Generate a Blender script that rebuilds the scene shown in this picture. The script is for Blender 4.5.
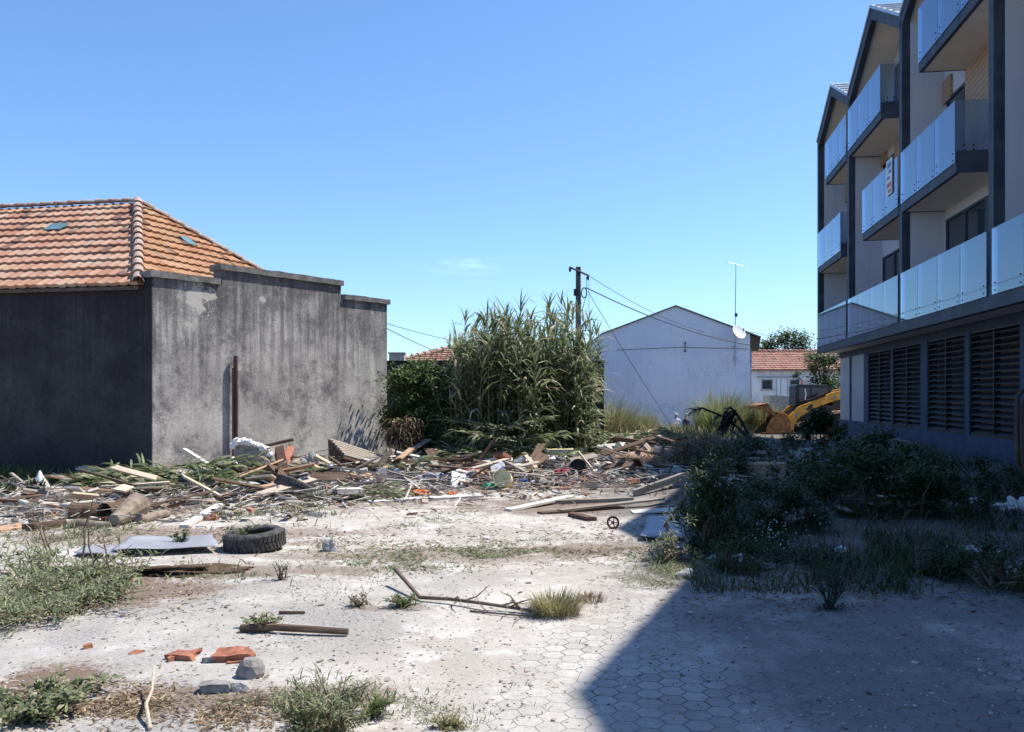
import bpy, bmesh, math, random
from mathutils import Vector, Matrix, noise
R = math.radians
random.seed(7)
rnd = random.random
def ru(a, b): return a + (b - a) * random.random()
sc = bpy.context.scene
for _o in list(bpy.data.objects): bpy.data.objects.remove(_o)
# ------------------------------------------------------------------ camera
F, HZ, H = 860.0, 397.0, 1.6
cd = bpy.data.cameras.new("camera"); cam = bpy.data.objects.new("camera", cd)
sc.collection.objects.link(cam); sc.camera = cam
cam.location = (0, 0, H); cam.rotation_euler = (R(90), 0, 0)
cd.sensor_fit = 'HORIZONTAL'; cd.sensor_width = 36; cd.lens = 36 * F / 1024
cd.shift_y = (HZ - 366) / 1024; cd.clip_end = 3000; cd.clip_start = 0.05
# ------------------------------------------------------------------ sky, sun, exposure
SUN_AZ, SUN_EL = 68.9, 59.1
w = bpy.data.worlds.new("World"); sc.world = w; w.use_nodes = True
nt = w.node_tree; nt.nodes.clear()
wo = nt.nodes.new('ShaderNodeOutputWorld'); bg = nt.nodes.new('ShaderNodeBackground')
sky = nt.nodes.new('ShaderNodeTexSky'); sky.sky_type = 'NISHITA'; sky.sun_disc = False
sky.sun_elevation = R(SUN_EL); sky.sun_rotation = R(SUN_AZ)
sky.air_density = 1.0; sky.dust_density = 0.35; sky.ozone_density = 2.0; sky.altitude = 20
bg.inputs[1].default_value = 0.104
# thin cirrus wisps high above the roofs (direction based)
tc = nt.nodes.new('ShaderNodeTexCoord')
def wisp(dx, dz, rx, rz, amt):
    mp = nt.nodes.new('ShaderNodeMapping'); mp.vector_type = 'POINT'
    d = Vector((dx, 1, dz)).normalized()
    mp.inputs['Location'].default_value = (-d.x / rx, 0, -d.z / rz)
    mp.inputs['Scale'].default_value = (1 / rx, 0, 1 / rz)
    nt.links.new(tc.outputs['Generated'], mp.inputs[0])
    ln = nt.nodes.new('ShaderNodeVectorMath'); ln.operation = 'LENGTH'; nt.links.new(mp.outputs[0], ln.inputs[0])
    nm = nt.nodes.new('ShaderNodeMapping'); nm.inputs['Scale'].default_value = (14, 14, 60)
    nt.links.new(tc.outputs['Generated'], nm.inputs[0])
    ns = nt.nodes.new('ShaderNodeTexNoise'); ns.inputs['Scale'].default_value = 3; ns.inputs['Detail'].default_value = 5
    nt.links.new(nm.outputs[0], ns.inputs['Vector'])
    r1 = nt.nodes.new('ShaderNodeMapRange'); r1.inputs[1].default_value = 1; r1.inputs[2].default_value = 0.1
    nt.links.new(ln.outputs['Value'], r1.inputs[0])
    r2 = nt.nodes.new('ShaderNodeMapRange'); r2.inputs[1].default_value = 0.4; r2.inputs[2].default_value = 0.7
    nt.links.new(ns.outputs[0], r2.inputs[0])
    m = nt.nodes.new('ShaderNodeMath'); m.operation = 'MULTIPLY'
    nt.links.new(r1.outputs[0], m.inputs[0]); nt.links.new(r2.outputs[0], m.inputs[1])
    m2 = nt.nodes.new('ShaderNodeMath'); m2.operation = 'MULTIPLY'; m2.inputs[1].default_value = amt
    nt.links.new(m.outputs[0], m2.inputs[0]); return m2
prev = sky.outputs[0]
for a in [((465 - 512) / F, (397 - 266) / F, .055, .014, .30), ((935 - 512) / F, (397 - 270) / F, .03, .012, .12)]:
    wm = wisp(*a); mx = nt.nodes.new('ShaderNodeMixRGB'); nt.links.new(wm.outputs[0], mx.inputs[0])
    nt.links.new(prev, mx.inputs[1]); mx.inputs[2].default_value = (8.0, 8.6, 9.2, 1); prev = mx.outputs[0]
tn = nt.nodes.new('ShaderNodeMixRGB'); tn.blend_type = 'MULTIPLY'; tn.inputs[0].default_value = 1; tn.inputs[2].default_value = (.86, 1.10, 1.38, 1); nt.links.new(prev, tn.inputs[1])
nt.links.new(tn.outputs[0], bg.inputs[0]); nt.links.new(bg.outputs[0], wo.inputs[0])
sl = bpy.data.lights.new("sun", 'SUN'); sl.energy = 5.0; sl.angle = R(0.5); sl.color = (1.0, .93, .83)
so = bpy.data.objects.new("sun", sl); sc.collection.objects.link(so)
sdir = Vector((math.sin(R(SUN_AZ)) * math.cos(R(SUN_EL)), math.cos(R(SUN_AZ)) * math.cos(R(SUN_EL)), math.sin(R(SUN_EL))))
so.rotation_euler = sdir.to_track_quat('Z', 'Y').to_euler(); so.location = (30, 10, 40)
sc.view_settings.view_transform = 'Standard'; sc.view_settings.look = 'None'
sc.view_settings.exposure = 0.58; sc.view_settings.gamma = 1
sc.render.engine = 'CYCLES'; sc.cycles.max_bounces = 7; sc.cycles.transparent_max_bounces = 16
sc.cycles.use_denoising = True
# ------------------------------------------------------------------ helpers
def smooth(a, b, v):
    t = max(0, min(1, (v - a) / (b - a))); return t * t * (3 - 2 * t)
def terrain(x, y):
    z = -0.95 * smooth(38.5, 45, y)
    if 15.5 < y < 32:                                   # low heaped spoil under the rubble
        m = smooth(15.8, 19, y) * (1 - smooth(27, 32, y)) * smooth(-9, -6, x)
        z += m * (0.10 + 0.16 * noise.noise(Vector((x * .55, y * .5, 3))))
    if 15 < y < 21 and x < 0: z += .2 * math.exp(-((x + 4.6) / 1.7) ** 2 - ((y - 17.6) / .9) ** 2) + .22 * math.exp(-((x + .6) / 2.2) ** 2 - ((y - 19.2) / .8) ** 2)
    if 7 < y < 30 and x > 2:
        m = smooth(9, 14, y) * (1 - smooth(25, 31, y)) * smooth(1.4, 3.6, x)
        z += m * (0.16 + 0.14 * noise.noise(Vector((x * .7, y * .6, 9))))
    z += 0.022 * noise.noise(Vector((x * .8, y * .8, 0))) * smooth(5, 9, abs(y) + max(0, -x))
    return z
def gp(x, y, d=None, z=None):
    """ground point seen at pixel (x, y); or the point of that pixel at depth d"""
    if d is None:
        zz = 0.0
        for _ in range(8):
            d = (H - zz) * F / max(y - HZ, 1); X = (x - 512) / F * d; zz = terrain(X, d)
        return Vector((X, d, zz))
    return Vector(((x - 512) / F * d, d, H + (HZ - y) / F * d))
def link(o): sc.collection.objects.link(o); return o
WL = {}
def thing(name, label, cat, loc=(0, 0, 0), group=None):
    o = link(bpy.data.objects.new(name, None)); o.location = loc; o['label'] = label; o['category'] = cat
    o.empty_display_size = .2
    if group: o['group'] = group
    WL[o.name] = Vector(loc); return o
def tag(o, label, cat, group=None, kind=None):
    o['label'] = label; o['category'] = cat
    if group: o['group'] = group
    if kind: o['kind'] = kind
    return o
class MB:
    def __init__(s): s.v = []; s.f = []; s.m = []; s.cm = 0
    def add(s, vs, fs):
        b = len(s.v); s.v += [tuple(q) for q in vs]; s.f += [tuple(b + i for i in f) for f in fs]; s.m += [s.cm] * len(fs)
    def hexa(s, p):  # 8 points: bottom 4 ccw, top 4
        s.add(p, [(0, 3, 2, 1), (4, 5, 6, 7), (0, 1, 5, 4), (1, 2, 6, 5), (2, 3, 7, 6), (3, 0, 4, 7)])
    def box(s, x0, x1, y0, y1, z0, z1, T=None):
        p = [(x0, y0, z0), (x1, y0, z0), (x1, y1, z0), (x0, y1, z0), (x0, y0, z1), (x1, y0, z1), (x1, y1, z1), (x0, y1, z1)]
        if T: p = [T(*q) for q in p]
        s.hexa(p)
    def prism(s, pts, T0, T1):  # polygon extruded between two mappings
        n = len(pts); vs = [T0(*q) for q in pts] + [T1(*q) for q in pts]
        s.add(vs, [tuple(range(n - 1, -1, -1)), tuple(range(n, 2 * n))] + [(i, (i + 1) % n, n + (i + 1) % n, n + i) for i in range(n)])
    def tube(s, pts, rad, n=6, cap=True):
        pts = [Vector(p) for p in pts]
        if not hasattr(rad, '__len__'): rad = [rad] * len(pts)
        vs = []; ref = None
        for i, p in enumerate(pts):
            d = (pts[min(i + 1, len(pts) - 1)] - pts[max(i - 1, 0)])
            if d.length < 1e-6: d = Vector((0, 0, 1))
            d.normalize()
            a = d.cross(Vector((0, 0, 1)) if abs(d.z) < .9 else Vector((1, 0, 0))).normalized() if ref is None else (ref - d * ref.dot(d)).normalized()
            ref = a; b = d.cross(a)
            for k in range(n):
                t = 2 * math.pi * k / n; vs.append(p + (a * math.cos(t) + b * math.sin(t)) * rad[i])
        fs = []
        for i in range(len(pts) - 1):
            for k in range(n): fs.append((i * n + k, i * n + (k + 1) % n, (i + 1) * n + (k + 1) % n, (i + 1) * n + k))
        if cap: fs += [tuple(range(n - 1, -1, -1)), tuple(range((len(pts) - 1) * n, len(pts) * n))]
        s.add(vs, fs)
    def lathe(s, prof, M, n=20):  # prof (r, z); M maps local->world
        vs = []
        for r, z in prof:
            for k in range(n):
                t = 2 * math.pi * k / n; vs.append(M @ Vector((r * math.cos(t), r * math.sin(t), z)))
        s.add(vs, [(i * n + k, i * n + (k + 1) % n, (i + 1) * n + (k + 1) % n, (i + 1) * n + k) for i in range(len(prof) - 1) for k in range(n)])
    def blade(s, p, yaw, el, L, W, bend, seg=3, roll=0.0):
        p = Vector(p); e = el; vs = []; fs = []; st = L / seg
        sd = Vector((-math.sin(yaw), math.cos(yaw), 0))
        for i in range(seg + 1):
            d = Vector((math.cos(yaw) * math.cos(e), math.sin(yaw) * math.cos(e), math.sin(e)))
            up = d.cross(sd); q = sd * math.cos(roll) + up * math.sin(roll)
            wd = W * .5 * (0.55 if i == 0 else (1 - (i / seg) ** 2.2))
            if i < seg: vs += [p - q * wd, p + q * wd]
            else: vs.append(p)
            p = p + d * st; e -= bend / seg
        for i in range(seg - 1): fs.append((2 * i, 2 * i + 1, 2 * i + 3, 2 * i + 2))
        fs.append((2 * seg - 2, 2 * seg - 1, 2 * seg)); s.add(vs, fs)
    def leafq(s, p, yaw, el, L, W):
        p = Vector(p); d = Vector((math.cos(yaw) * math.cos(el), math.sin(yaw) * math.cos(el), math.sin(el)))
        q = Vector((-math.sin(yaw), math.cos(yaw), ru(-.5, .5))).normalized()
        s.add([p, p + d * L * .45 + q * W * .5, p + d * L, p + d * L * .45 - q * W * .5], [(0, 1, 2, 3)])
    def build(s, name, mats, parent=None, bevel=0, smooth_=False, loc=None):
        me = bpy.data.meshes.new(name)
        off = Vector((0, 0, 0)) if loc is None else Vector(loc)
        if parent is not None: off = WL[parent.name]
        me.from_pydata([tuple(Vector(q) - off) for q in s.v], [], s.f); me.update()
        mats = mats if isinstance(mats, (list, tuple)) else [mats]
        for m in mats: me.materials.append(m)
        if len(mats) > 1: me.polygons.foreach_set('material_index', s.m)
        if smooth_: me.polygons.foreach_set('use_smooth', [True] * len(me.polygons))
        o = link(bpy.data.objects.new(name, me))
        if parent is not None: o.parent = parent; WL[o.name] = off
        else: o.location = off; WL[o.name] = off
        if bevel:
            b = o.modifiers.new('bevel', 'BEVEL'); b.width = bevel; b.segments = 2; b.limit_method = 'ANGLE'
        return o
def bottom(mb):
    xs = [q[0] for q in mb.v]; ys = [q[1] for q in mb.v]; zs = [q[2] for q in mb.v]
    return Vector(((min(xs) + max(xs)) / 2, (min(ys) + max(ys)) / 2, min(zs)))
def single(mb, name, mats, label, cat, group=None, bevel=0, smooth_=False):
    return tag(mb.build(name, mats, None, bevel, smooth_, loc=bottom(mb)), label, cat, group)
def struct(o): o['kind'] = 'structure'; return o
# ------------------------------------------------------------------ materials
class NT:
    def __init__(s, name):
        s.mat = bpy.data.materials.new(name); s.mat.use_nodes = True; s.t = s.mat.node_tree; s.t.nodes.clear()
        s.out = s.t.nodes.new('ShaderNodeOutputMaterial'); s.b = s.t.nodes.new('ShaderNodeBsdfPrincipled')
        s.t.links.new(s.b.outputs[0], s.out.inputs[0]); s.geo = s.t.nodes.new('ShaderNodeNewGeometry'); s.tc = s.t.nodes.new('ShaderNodeTexCoord')
    def n(s, typ, **k):
        o = s.t.nodes.new(typ)
        for a, b in k.items(): setattr(o, a, b)
        return o
    def l(s, a, b): s.t.links.new(a, b)
    def put(s, i, v):
        if isinstance(v, (int, float)): i.default_value = v
        elif isinstance(v, (tuple, list)): i.default_value = (tuple(v) + (1,))[:4] if len(i.default_value) == 4 else tuple(v)[:3]
        else: s.l(v, i)
    def math(s, op, a, b=0.0, c=None, clamp=False):
        o = s.n('ShaderNodeMath', operation=op, use_clamp=clamp); s.put(o.inputs[0], a); s.put(o.inputs[1], b)
        if c is not None: s.put(o.inputs[2], c)
        return o.outputs[0]
    def vm(s, op, a, b=(0, 0, 0)):
        o = s.n('ShaderNodeVectorMath', operation=op); s.put(o.inputs[0], a); s.put(o.inputs[1], b)
        return o.outputs['Value'] if op in ('DOT_PRODUCT', 'LENGTH') else o.outputs[0]
    def vec(s, sx=1, sy=1, sz=1, src=None):
        return s.vm('MULTIPLY', src if src is not None else s.geo.outputs['Position'], (sx, sy, sz))
    def noise(s, scale, detail=4, rough=.55, vec=None, dist=0):
        o = s.n('ShaderNodeTexNoise'); o.inputs['Scale'].default_value = scale; o.inputs['Detail'].default_value = detail
        o.inputs['Roughness'].default_value = rough; o.inputs['Distortion'].default_value = dist
        s.l(vec if vec is not None else s.geo.outputs['Position'], o.inputs['Vector']); return o.outputs[0]
    def ramp(s, v, a, b, lo=0.0, hi=1.0):
        o = s.n('ShaderNodeMapRange'); o.interpolation_type = 'SMOOTHSTEP'
        s.put(o.inputs[0], v); o.inputs[1].default_value = a; o.inputs[2].default_value = b; o.inputs[3].default_value = lo; o.inputs[4].default_value = hi
        return o.outputs[0]
    def mix(s, f, a, b, blend='MIX'):
        o = s.n('ShaderNodeMixRGB', blend_type=blend); s.put(o.inputs[0], f); s.put(o.inputs[1], a); s.put(o.inputs[2], b); return o.outputs[0]
    def bump(s, h, dist=.01, st=1.0, nrm=None):
        o = s.n('ShaderNodeBump'); o.inputs['Distance'].default_value = dist; o.inputs['Strength'].default_value = st; s.l(h, o.inputs['Height'])
        if nrm: s.l(nrm, o.inputs['Normal'])
        s.l(o.outputs[0], s.b.inputs['Normal']); return o.outputs[0]
    def set(s, col=None, rough=None, metal=None, spec=None):
        if col is not None: s.put(s.b.inputs['Base Color'], col)
        if rough is not None: s.put(s.b.inputs['Roughness'], rough)
        if metal is not None: s.b.inputs['Metallic'].default_value = metal
        if spec is not None: s.b.inputs['Specular IOR Level'].default_value = spec
        return s.mat
def surf(name, c1, c2, scale=8, rough=.7, bumpd=.004, bscale=40, metal=0, spec=.4, stretch=(1, 1, 1), island=0.0, local=False):
    m = NT(name); src = m.tc.outputs['Object'] if local else None
    v = m.vec(*stretch, src=src); f = m.ramp(m.noise(scale, 5, .6, v), .32, .68)
    if island: f = m.math('ADD', m.math('MULTIPLY', f, 1 - island), m.math('MULTIPLY', m.geo.outputs['Random Per Island'], island))
    m.set(m.mix(f, c1, c2), rough, metal, spec)
    if bumpd: m.bump(m.noise(bscale, 4, .6, v), bumpd)
    return m.mat
def leafmat(name, c1, c2, c3=None, trans=.35, rough=.5):
    m = NT(name); r = m.geo.outputs['Random Per Island']
    col = m.mix(m.ramp(r, 0, .8), c1, c2)
    if c3: col = m.mix(m.ramp(r, .84, .9), col, c3)
    col = m.mix(m.ramp(m.noise(3, 3), .35, .65, 0, .5), col, m.mix(1.0, col, (.75, .8, .7), 'MULTIPLY'))
    m.set(col, rough, 0, .35)
    t = m.n('ShaderNodeBsdfTranslucent'); m.l(col, t.inputs[0]); mx = m.n('ShaderNodeMixShader'); mx.inputs[0].default_value = trans
    m.l(m.b.outputs[0], mx.inputs[1]); m.l(t.outputs[0], mx.inputs[2]); m.l(mx.outputs[0], m.out.inputs[0]); return m.mat
M = {}
M['anthracite'] = surf('anthracite paint', (.028, .037, .058), (.058, .07, .098), 1.6, .6, .003, 45, spec=.3)
M['plinth'] = surf('blue grey plinth render', (.045, .062, .105), (.065, .085, .135), 2.5, .75, .001, 60, spec=.3)
M['pale_render'] = surf('pale render', (.50, .51, .57), (.56, .57, .63), 1.2, .8, .001, 90, spec=.3)
m = NT('painted render with drips'); P_ = m.noise(1.1, 5, .6); dr = m.ramp(m.noise(1, 6, .7, m.vec(7, 7, .35)), .52, .72, 0, .28)
pc = m.mix(dr, m.mix(P_, (.48, .49, .55), (.57, .58, .63)), (.30, .30, .33)); m.set(pc, .85, 0, .25); m.bump(m.noise(60, 5, .7), .004); M['pale_render'] = m.mat
M['soffit'] = surf('soffit board', (.66, .61, .56), (.72, .67, .62), 1.5, .7, 0, spec=.3)
M['grey_panel'] = surf('grey panel', (.32, .33, .36), (.37, .38, .41), 2, .5, .0005, 50, spec=.4)
M['flashing'] = surf('zinc flashing', (.42, .43, .45), (.55, .56, .58), 5, .35, .001, 20, metal=.6)
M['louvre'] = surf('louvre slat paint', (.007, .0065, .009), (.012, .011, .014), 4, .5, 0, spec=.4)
M['black'] = surf('black rubber', (.012, .012, .013), (.028, .027, .027), 12, .75, .002, 60, spec=.3)
M['tyre'] = surf('dusty tyre rubber', (.03, .03, .032), (.10, .095, .09), 14, .8, .004, 70, spec=.3, local=True)
M['steel'] = surf('grey steel', (.25, .26, .28), (.36, .37, .39), 10, .4, .001, 40, metal=.8)
M['rust'] = surf('rusty steel', (.045, .024, .02), (.09, .05, .038), 12, .85, .003, 60, spec=.2, island=.3)
M['pipe'] = surf('rusty dark pipe', (.06, .03, .028), (.11, .055, .045), 9, .7, .002, 60, stretch=(1, 1, .3))
M['conc'] = surf('broken concrete', (.30, .29, .28), (.48, .47, .45), 6, .9, .012, 25, spec=.2, local=True)
M['conc_dark'] = surf('coping concrete', (.11, .105, .10), (.24, .23, .22), 5, .9, .012, 30, spec=.2)
M['stone'] = surf('grey rubble stone', (.17, .16, .15), (.33, .32, .31), 9, .9, .01, 30, spec=.2, local=True)
M['wood_grey'] = surf('weathered grey wood', (.20, .17, .14), (.36, .32, .27), 6, .85, .004, 30, stretch=(.3, 6, 6), local=True, spec=.2)
M['wood_brown'] = surf('dark brown wood', (.07, .045, .032), (.16, .11, .08), 6, .85, .004, 30, stretch=(.3, 6, 6), local=True, spec=.2)
M['wood_pale'] = surf('pale sawn wood', (.42, .34, .25), (.58, .50, .40), 6, .8, .003, 30, stretch=(.3, 6, 6), local=True, spec=.2)
M['wood_white'] = surf('chalky white painted wood', (.48, .46, .43), (.68, .66, .63), 5, .8, .003, 30, stretch=(.5, 4, 4), local=True, spec=.2)
M['wood_tan'] = surf('tan board', (.38, .24, .15), (.50, .35, .24), 5, .8, .003, 30, local=True, spec=.2)
M['clay'] = surf('terracotta clay', (.22, .085, .055), (.38, .17, .11), 14, .85, .004, 60, local=True, spec=.2)
M['paint_red'] = surf('red plastic', (.50, .03, .04), (.62, .07, .08), 8, .45, .002, 30)
M['paint_blue'] = surf('blue plastic', (.05, .12, .38), (.08, .18, .48), 8, .45, .002, 30)
M['paint_green'] = surf('green plastic', (.03, .30, .12), (.06, .42, .2), 8, .45, .002, 30)
M['paint_orange'] = surf('orange plastic', (.60, .13, .03), (.72, .2, .06), 8, .5, .002, 30)
M['cream'] = surf('cream plastic', (.60, .50, .27), (.70, .62, .38), 8, .5, .002, 30)
M['white_plastic'] = surf('white plastic', (.60, .60, .60), (.78, .78, .77), 5, .5, .003, 30)
M['sheet_grey'] = surf('grey plastic sheeting', (.25, .26, .30), (.33, .34, .38), 3, .5, .006, 12)
M['soil'] = surf('brown soil', (.07, .045, .03), (.14, .10, .07), 5, .95, .02, 20, spec=.1)
M['trunk'] = surf('pale bark', (.16, .13, .10), (.30, .25, .20), 10, .9, .01, 30, stretch=(1, 1, .4), local=True, spec=.1)
M['pole_wood'] = surf('grey pole wood', (.10, .09, .085), (.18, .165, .155), 8, .9, .004, 30, stretch=(1, 1, .2), spec=.2)
M['loader'] = surf('dusty yellow loader paint', (.48, .22, .03), (.74, .38, .06), 5, .5, .001, 40)
M['loader_rust'] = surf('worn orange bucket steel', (.16, .065, .03), (.42, .18, .06), 6, .65, .004, 30)
M['cab_dark'] = surf('black cab', (.015, .016, .018), (.03, .03, .033), 5, .35, 0)
M['skin'] = surf('skin', (.42, .25, .18), (.48, .30, .22), 8, .6, 0)
M['cloth_white'] = surf('white cloth', (.60, .60, .62), (.68, .68, .70), 8, .85, .002, 30)
M['cloth_navy'] = surf('navy cloth', (.02, .03, .09), (.03, .045, .12), 8, .85, .002, 30)
M['cloth_dark'] = surf('maroon grey cloth', (.05, .03, .04), (.08, .05, .06), 8, .85, .002, 30)
M['hair'] = surf('grey hair', (.28, .27, .26), (.42, .41, .4), 20, .8, .003, 60)
M['cable'] = surf('black cable', (.02, .02, .02), (.04, .04, .04), 5, .6, 0)
M['dish'] = surf('dish paint', (.60, .60, .60), (.72, .72, .72), 4, .4, 0)
M['flower'] = surf('petal', (.55, .55, .40), (.75, .75, .66), 8, .7, 0)
M['fragments'] = None
# multi-toned small rubble: each fragment its own colour
m = NT('mixed rubble'); cr = m.n('ShaderNodeValToRGB'); cr.color_ramp.interpolation = 'CONSTANT'
el = cr.color_ramp.elements; el[0].color = (.52, .50, .47, 1); el[1].position = .2; el[1].color = (.30, .27, .24, 1)
for p_, c_ in [(.36, (.13, .085, .06)), (.5, (.40, .33, .25)), (.6, (.075, .05, .04)), (.7, (.62, .60, .57)), (.82, (.20, .17, .14)), (.9, (.33, .14, .08)), (.955, (.10, .10, .12))]:
    e = el.new(p_); e.color = c_ + (1,)
m.l(m.geo.outputs['Random Per Island'], cr.inputs[0])
m.set(m.mix(m.ramp(m.noise(18, 4), .3, .7, 0, .5), cr.outputs[0], (.33, .30, .27)), .85, 0, .25); m.bump(m.noise(50, 3), .004); M['fragments'] = m.mat
M['litter'] = leafmat('dry leaf litter', (.10, .06, .035), (.30, .22, .14), (.44, .38, .27), .15, .8)
M['cane_leaf'] = leafmat('cane leaf', (.075, .105, .05), (.25, .29, .15), (.52, .48, .36), .36, .52)
M['cane_stem'] = surf('cane stem', (.16, .17, .08), (.33, .29, .17), 4, .6, .002, 30, island=.6)
M['plume'] = leafmat('cane plume', (.34, .28, .20), (.50, .44, .34), None, .3, .9)
M['shrub_leaf'] = leafmat('shrub leaf', (.035, .065, .022), (.085, .135, .045), (.15, .19, .07), .3, .45)
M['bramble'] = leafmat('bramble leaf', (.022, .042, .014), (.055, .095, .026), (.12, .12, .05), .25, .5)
M['grass'] = leafmat('green grass', (.06, .10, .03), (.16, .21, .065), (.34, .29, .16), .4, .6)
M['grass_dry'] = leafmat('dry grass', (.20, .18, .08), (.40, .35, .19), (.13, .18, .06), .35, .7)
M['weed'] = leafmat('weed leaf', (.10, .13, .06), (.25, .28, .15), (.45, .40, .28), .35, .55)
M['dead'] = leafmat('dead brown leaf', (.10, .065, .04), (.26, .19, .12), (.38, .33, .25), .2, .8)
M['twig'] = surf('twig', (.09, .06, .045), (.20, .15, .11), 8, .85, .002, 40, island=.5)
M['burnt'] = surf('blackened frond', (.012, .016, .014), (.035, .042, .034), 6, .6, .003, 30)
# stained cement wall
def wallmat(name, light, mid, dark, amount, patches=True):
    m = NT(name); P = m.geo.outputs['Position']
    base = m.mix(m.ramp(m.noise(.9, 6, .6), .35, .65), light, mid)
    blot = m.mix(m.ramp(m.noise(1.3, 10, .82), .45, .66, 0, .85), base, dark)
    streak = m.ramp(m.noise(1.0, 6, .68, m.vec(6.5, 6.5, .30)), .40, .62)
    sepz = m.n('ShaderNodeSeparateXYZ'); m.l(P, sepz.inputs[0])
    hgt = m.ramp(m.math('ADD', sepz.outputs[2], m.math('MULTIPLY', m.noise(1.1, 4), 2.2)), 1.9, 4.6)
    c = m.mix(m.math('MULTIPLY', streak, m.math('MULTIPLY_ADD', hgt, .62, amount * .35)), blot, dark)
    c = m.mix(m.math('MULTIPLY', m.ramp(m.math('ADD', sepz.outputs[2], m.math('MULTIPLY', m.math('SUBTRACT', m.noise(1.3, 8, .75, m.vec(1.3, 1.3, .8)), .5), 6.5)), 2.5, 4.2, 0, .7), 1.0), c, dark)
    c = m.mix(m.math('MULTIPLY', m.ramp(m.noise(9, 5, .7), .5, .72), .45), c, mid)
    c = m.mix(m.math('MULTIPLY', m.ramp(m.math('ABSOLUTE', m.math('SUBTRACT', m.noise(.9, 6, .65, m.vec(1, 1, 1.6)), .5)), .004, .001), .6), c, (.06, .055, .055))
    fine = m.ramp(m.noise(26, 5, .75), .3, .7, .82, 1.15); fc = m.n('ShaderNodeCombineXYZ')
    for i in range(3): m.l(fine, fc.inputs[i])
    c = m.mix(1.0, c, fc.outputs[0], 'MULTIPLY')
    h = m.math('ADD', m.noise(5, 8, .7), m.math('MULTIPLY', m.noise(45, 4, .6), .3))
    if patches:   # flaked plaster near the first pilaster, and a few higher up
        for (cx, cy, cz, rr) in flakes:
            d = m.vm('LENGTH', m.vm('MULTIPLY', m.vm('SUBTRACT', P, (cx, cy, cz)), (1, 1, 1.0)))
            msk = m.ramp(m.math('ADD', d, m.math('MULTIPLY', m.noise(4.5, 9, .85), rr * 5.5)), rr * 3.5, rr * 3.38)
            c = m.mix(msk, c, (.50, .48, .44)); h = m.math('SUBTRACT', h, m.math('MULTIPLY', msk, .5))
    m.set(c, .92, 0, .15); m.bump(h, .014, .7); return m.mat
# clay roof tiles: tone varies per tile through UV cell
def tilemat(name, c1, c2, c3, lich):
    m = NT(name); uv = m.tc.outputs['UV']; fl = m.vm('FLOOR', uv); wn = m.n('ShaderNodeTexWhiteNoise', noise_dimensions='3D'); m.l(fl, wn.inputs[0])
    c = m.mix(m.ramp(wn.outputs[0], 0, 1), c1, c2); c = m.mix(m.ramp(wn.outputs[0], .86, .9), c, c3)
    c = m.mix(m.ramp(m.noise(1.3, 5, .65), .42, .68, 0, .75), c, lich)
    c = m.mix(m.ramp(m.noise(16, 5, .7), .52, .72, 0, .6), c, (.16, .12, .10))
    m.set(c, .85, 0, .2); m.bump(m.noise(40, 4, .6), .006); return m.mat
M['tile_front'] = tilemat('clay tile weathered', (.33, .165, .105), (.46, .28, .19), (.17, .10, .08), (.42, .33, .25))
M['tile_side'] = tilemat('clay tile orange', (.30, .145, .075), (.44, .24, .135), (.17, .095, .06), (.42, .30, .19))
M['tile_red'] = tilemat('clay tile red', (.30, .135, .10), (.40, .22, .165), (.20, .11, .09), (.36, .24, .19))
M['tile_ridge'] = surf('ridge tile with lichen', (.30, .17, .12), (.44, .36, .30), 7, .9, .006, 40)
M['sky_pane'] = surf('old glass tile', (.10, .18, .20), (.16, .26, .29), 5, .25, 0)
M['glass_dark'] = surf('dark window glass', (.02, .03, .045), (.03, .04, .06), 1, .06, 0, spec=.8)
M['window_hole'] = surf('dark window', (.012, .013, .016), (.02, .02, .024), 2, .3, 0)
m = NT('balcony glass')
tr = m.n('ShaderNodeBsdfTransparent'); tr.inputs[0].default_value = (.72, .80, .86, 1)
gl = m.n('ShaderNodeBsdfGlossy'); gl.inputs['Color'].default_value = (.74, .86, 1, 1); gl.inputs['Roughness'].default_value = .03
df = m.n('ShaderNodeBsdfDiffuse'); df.inputs[0].default_value = (.55, .62, .70, 1)
lw = m.n('ShaderNodeFresnel'); lw.inputs[0].default_value = 1.55
a1 = m.n('ShaderNodeMixShader'); a1.inputs[0].default_value = .08; m.l(tr.outputs[0], a1.inputs[1]); m.l(df.outputs[0], a1.inputs[2])
a2 = m.n('ShaderNodeMixShader'); m.l(m.math('MULTIPLY_ADD', lw.outputs[0], 1.1, .10, clamp=True), a2.inputs[0]); m.l(a1.outputs[0], a2.inputs[1]); m.l(gl.outputs[0], a2.inputs[2]); m.l(a2.outputs[0], m.out.inputs[0])
M['balcony_glass'] = m.mat
m = NT('wood cladding')
zz = m.vm('DOT_PRODUCT', m.geo.outputs['Position'], (.1, .1, 1)); fr = m.math('FRACT', m.math('MULTIPLY', zz, 7.5))
cl = m.mix(m.ramp(m.noise(4, 4, .6, m.vec(1, 1, 14)), .3, .7), (.33, .20, .12), (.46, .31, .20))
cl = m.mix(m.math('GREATER_THAN', fr, .9), cl, (.10, .06, .04)); m.set(cl, .6); m.bump(m.ramp(fr, .88, .93), .006); M['cladding'] = m.mat
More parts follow.
